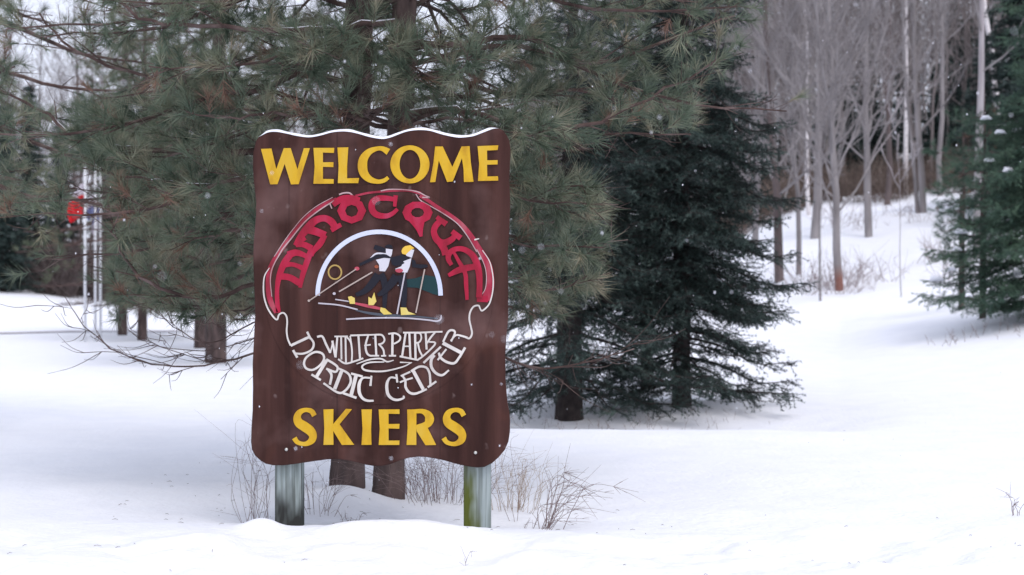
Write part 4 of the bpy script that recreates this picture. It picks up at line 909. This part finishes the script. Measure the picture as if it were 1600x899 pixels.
clump('brush_clump', 640, 9.2, 'low brush close to the right side of the slimmer pine trunk', 'brush', 26, .3, .2, M_weed_p, 93, .0018, .2, 3)
clump('arching_shrub', 852, 8.0, 'bare shrub with stems arching to the right over the snow', 'shrub', 11, .36, .16, M_weed_p, 94, .0028, .8, 4, bias=(.28, 0))
clump('arching_shrub', 838, 7.9, 'smaller bare shrub with twigs lying low beside the arching one', 'shrub', 7, .16, .10, M_weed_p, 95, .0022, .9, 3, bias=(.22, 0))
clump('grass_clump', 404, 8.1, 'sparse upright dry stalks left of the left sign post', 'grass', 14, .5, .12, M_weed_p, 96, .0016, .1, 1)
clump('grass_clump', 386, 7.9, 'leftmost thin stalks beside the sign, nearest its left edge', 'grass', 6, .56, .05, M_weed_p, 97, .0016, .05, 1)
clump('grass_clump', 496, 8.3, 'thin twiggy weeds right next to the left post', 'weeds', 14, .3, .14, M_weed_p, 98, .0018, .2, 3)
clump('grass_clump', 805, 8.3, 'one tall thin stalk rising right beside the board edge', 'weeds', 3, .55, .03, M_weed_p, 99, .0018, .05, 1)
clump('weed_sprig', 1587, 8.2, 'bent dark weed sprig in the open snow at the right edge', 'weeds', 5, .17, .07, M_weed_p, 100, .0025, .3, 2)
clump('weed_sprig', 1578, 7.35, 'tiny twig tip poking out low at the right edge', 'weeds', 3, .05, .04, M_weed_p, 101, .002, .6, 1)
clump('weed_sprig', 722, 6.85, 'tiny bent twig at the bottom middle of the snow', 'weeds', 1, .10, .06, M_weed_p, 102, .0018, .7, 4)
clump('weed_sprig', 545, 8.2, 'small reddish seed heads on the snow mound under the sign', 'weeds', 6, .10, .07, M_weed_p, 103, .002, .3, 3)

# ------------------------------------------------------------------ flagpoles
def flagpole(px, Y, h, cols, flag_z, size, label, seed):
    b = ground_at(px, Y); root = thing('flagpole', b, label, 'flagpole', 'flagpoles at the edge of the field')
    g = Geo(); tube(g, [b - [0, 0, .2], b + [0, 0, h * .5], b + [0, 0, h]], [.034, .029, .022], 10, cap=True); build('pole', g, M_white, root)
    g = Geo(); 
    th = np.linspace(0, math.pi, 7); tube(g, np.stack([np.zeros(7) + b[0], np.zeros(7) + b[1], b[2] + h + .05 - .05 * np.cos(th)], -1), .05 * np.sin(th) + .002, 10); build('finial', g, M_white, root)
    # limp flag: folded cloth hanging off the halyard
    W, Hh = size; nu, nv = 14, 18; r = np.random.default_rng(seed); V = np.zeros((nv, nu, 3)); 
    for i in range(nv):
        for j in range(nu):
            u = j / (nu - 1); v = i / (nv - 1); wdt = W * (.55 + .45 * math.sin(v * 2.6)); V[i, j] = [b[0] - .04 - u * wdt, b[1] + .07 * math.sin(u * 15 + v * 2), b[2] + flag_z - v * Hh - u * .25 * Hh]
    q = []
    M = []
    for i in range(nv - 1):
        for j in range(nu - 1):
            a0 = i * nu + j; q += [(a0, a0 + 1, a0 + nu + 1), (a0, a0 + nu + 1, a0 + nu)]; k = min(int((i / nv) * len(cols)), len(cols) - 1); M += [k, k]
    g = Geo(); g.add(V.reshape(-1, 3), q); g.M[-1] = np.array(M, np.int32); o = build('flag', g, cols, root)
    o.modifiers.new('thickness', 'SOLIDIFY').thickness = .004
mR = mat('flag_red', C(.62, .02, .03), .8); mW = mat('flag_white', C(.62, .58, .64), .8); mB = mat('flag_pale_blue', C(.25, .28, .50), .8)
flagpole(133, 34.5, 4.4, [mW, mR, mR], 3.5, (.34, .72), 'left flagpole of the three carrying the limp red and white flag', 1)
flagpole(149, 34.8, 4.0, [mW, mB], 3.3, (.14, .5), 'middle flagpole of the three with a narrow pale flag', 2)
flagpole(157, 35.2, 3.8, [mB, mW], 3.0, (.14, .5), 'right flagpole of the three with a narrow bluish flag', 3)

# ------------------------------------------------------------------ falling snow
r = np.random.default_rng(12); g = Geo(); ico = np.array([[0, 0, 1], [0, 0, -1], [1, 0, 0], [-1, 0, 0], [0, 1, 0], [0, -1, 0]], float)
it = np.array([[0, 2, 4], [0, 4, 3], [0, 3, 5], [0, 5, 2], [1, 4, 2], [1, 3, 4], [1, 5, 3], [1, 2, 5]])
for k in range(550):
    Y = r.uniform(3.5, 26); x = r.uniform(-.38, .38) * Y; z = r.uniform(.1, 1.2 + .22 * Y); g.add(ico * r.uniform(.0013, .003) * [1, 1, 1.5] + [x, Y, z], it)
for k in range(50):
    Y = r.uniform(2.0, 3.8); g.add(ico * r.uniform(.0016, .0028) + [r.uniform(-.34, .34) * Y, Y, CZ + r.uniform(-.18, .18) * Y], it)
tag(build('falling_snow', g, M_snowcap, origin=(0, 0, 0)), 'light snowflakes falling through the air', 'snowflakes', None, 'stuff')

# needles, bark flakes and twig ends lying on the snow
r = np.random.default_rng(33); g = Geo()
for k in range(230):
    c_ = r.choice(3, p=[.45, .35, .2])
    if c_ == 0: x, y = r.uniform(-2.2, .6), r.uniform(7.8, 11)
    elif c_ == 1: x, y = r.uniform(0, 3), r.uniform(13.5, 17)
    else: x, y = r.uniform(-2.4, 2.4), r.uniform(6.3, 8.5)
    a_ = r.uniform(0, 6.28); l = r.uniform(.008, .035) * (1 if c_ else 1.2); z = gz(x, y) + .003; d = np.array([math.cos(a_), math.sin(a_), 0]) * l
    p = np.array([x, y, z]); q = p + d; q[2] = gz(q[0], q[1]) + .004; tube(g, [p, (p + q) / 2 + [0, 0, .003], q], [.0008, .0011, .0005], 4)
tag(build('needle_litter', g, M_branch, origin=(0, 0, 0)), 'brown needles and bark flakes scattered on the snow', 'litter', None, 'stuff')
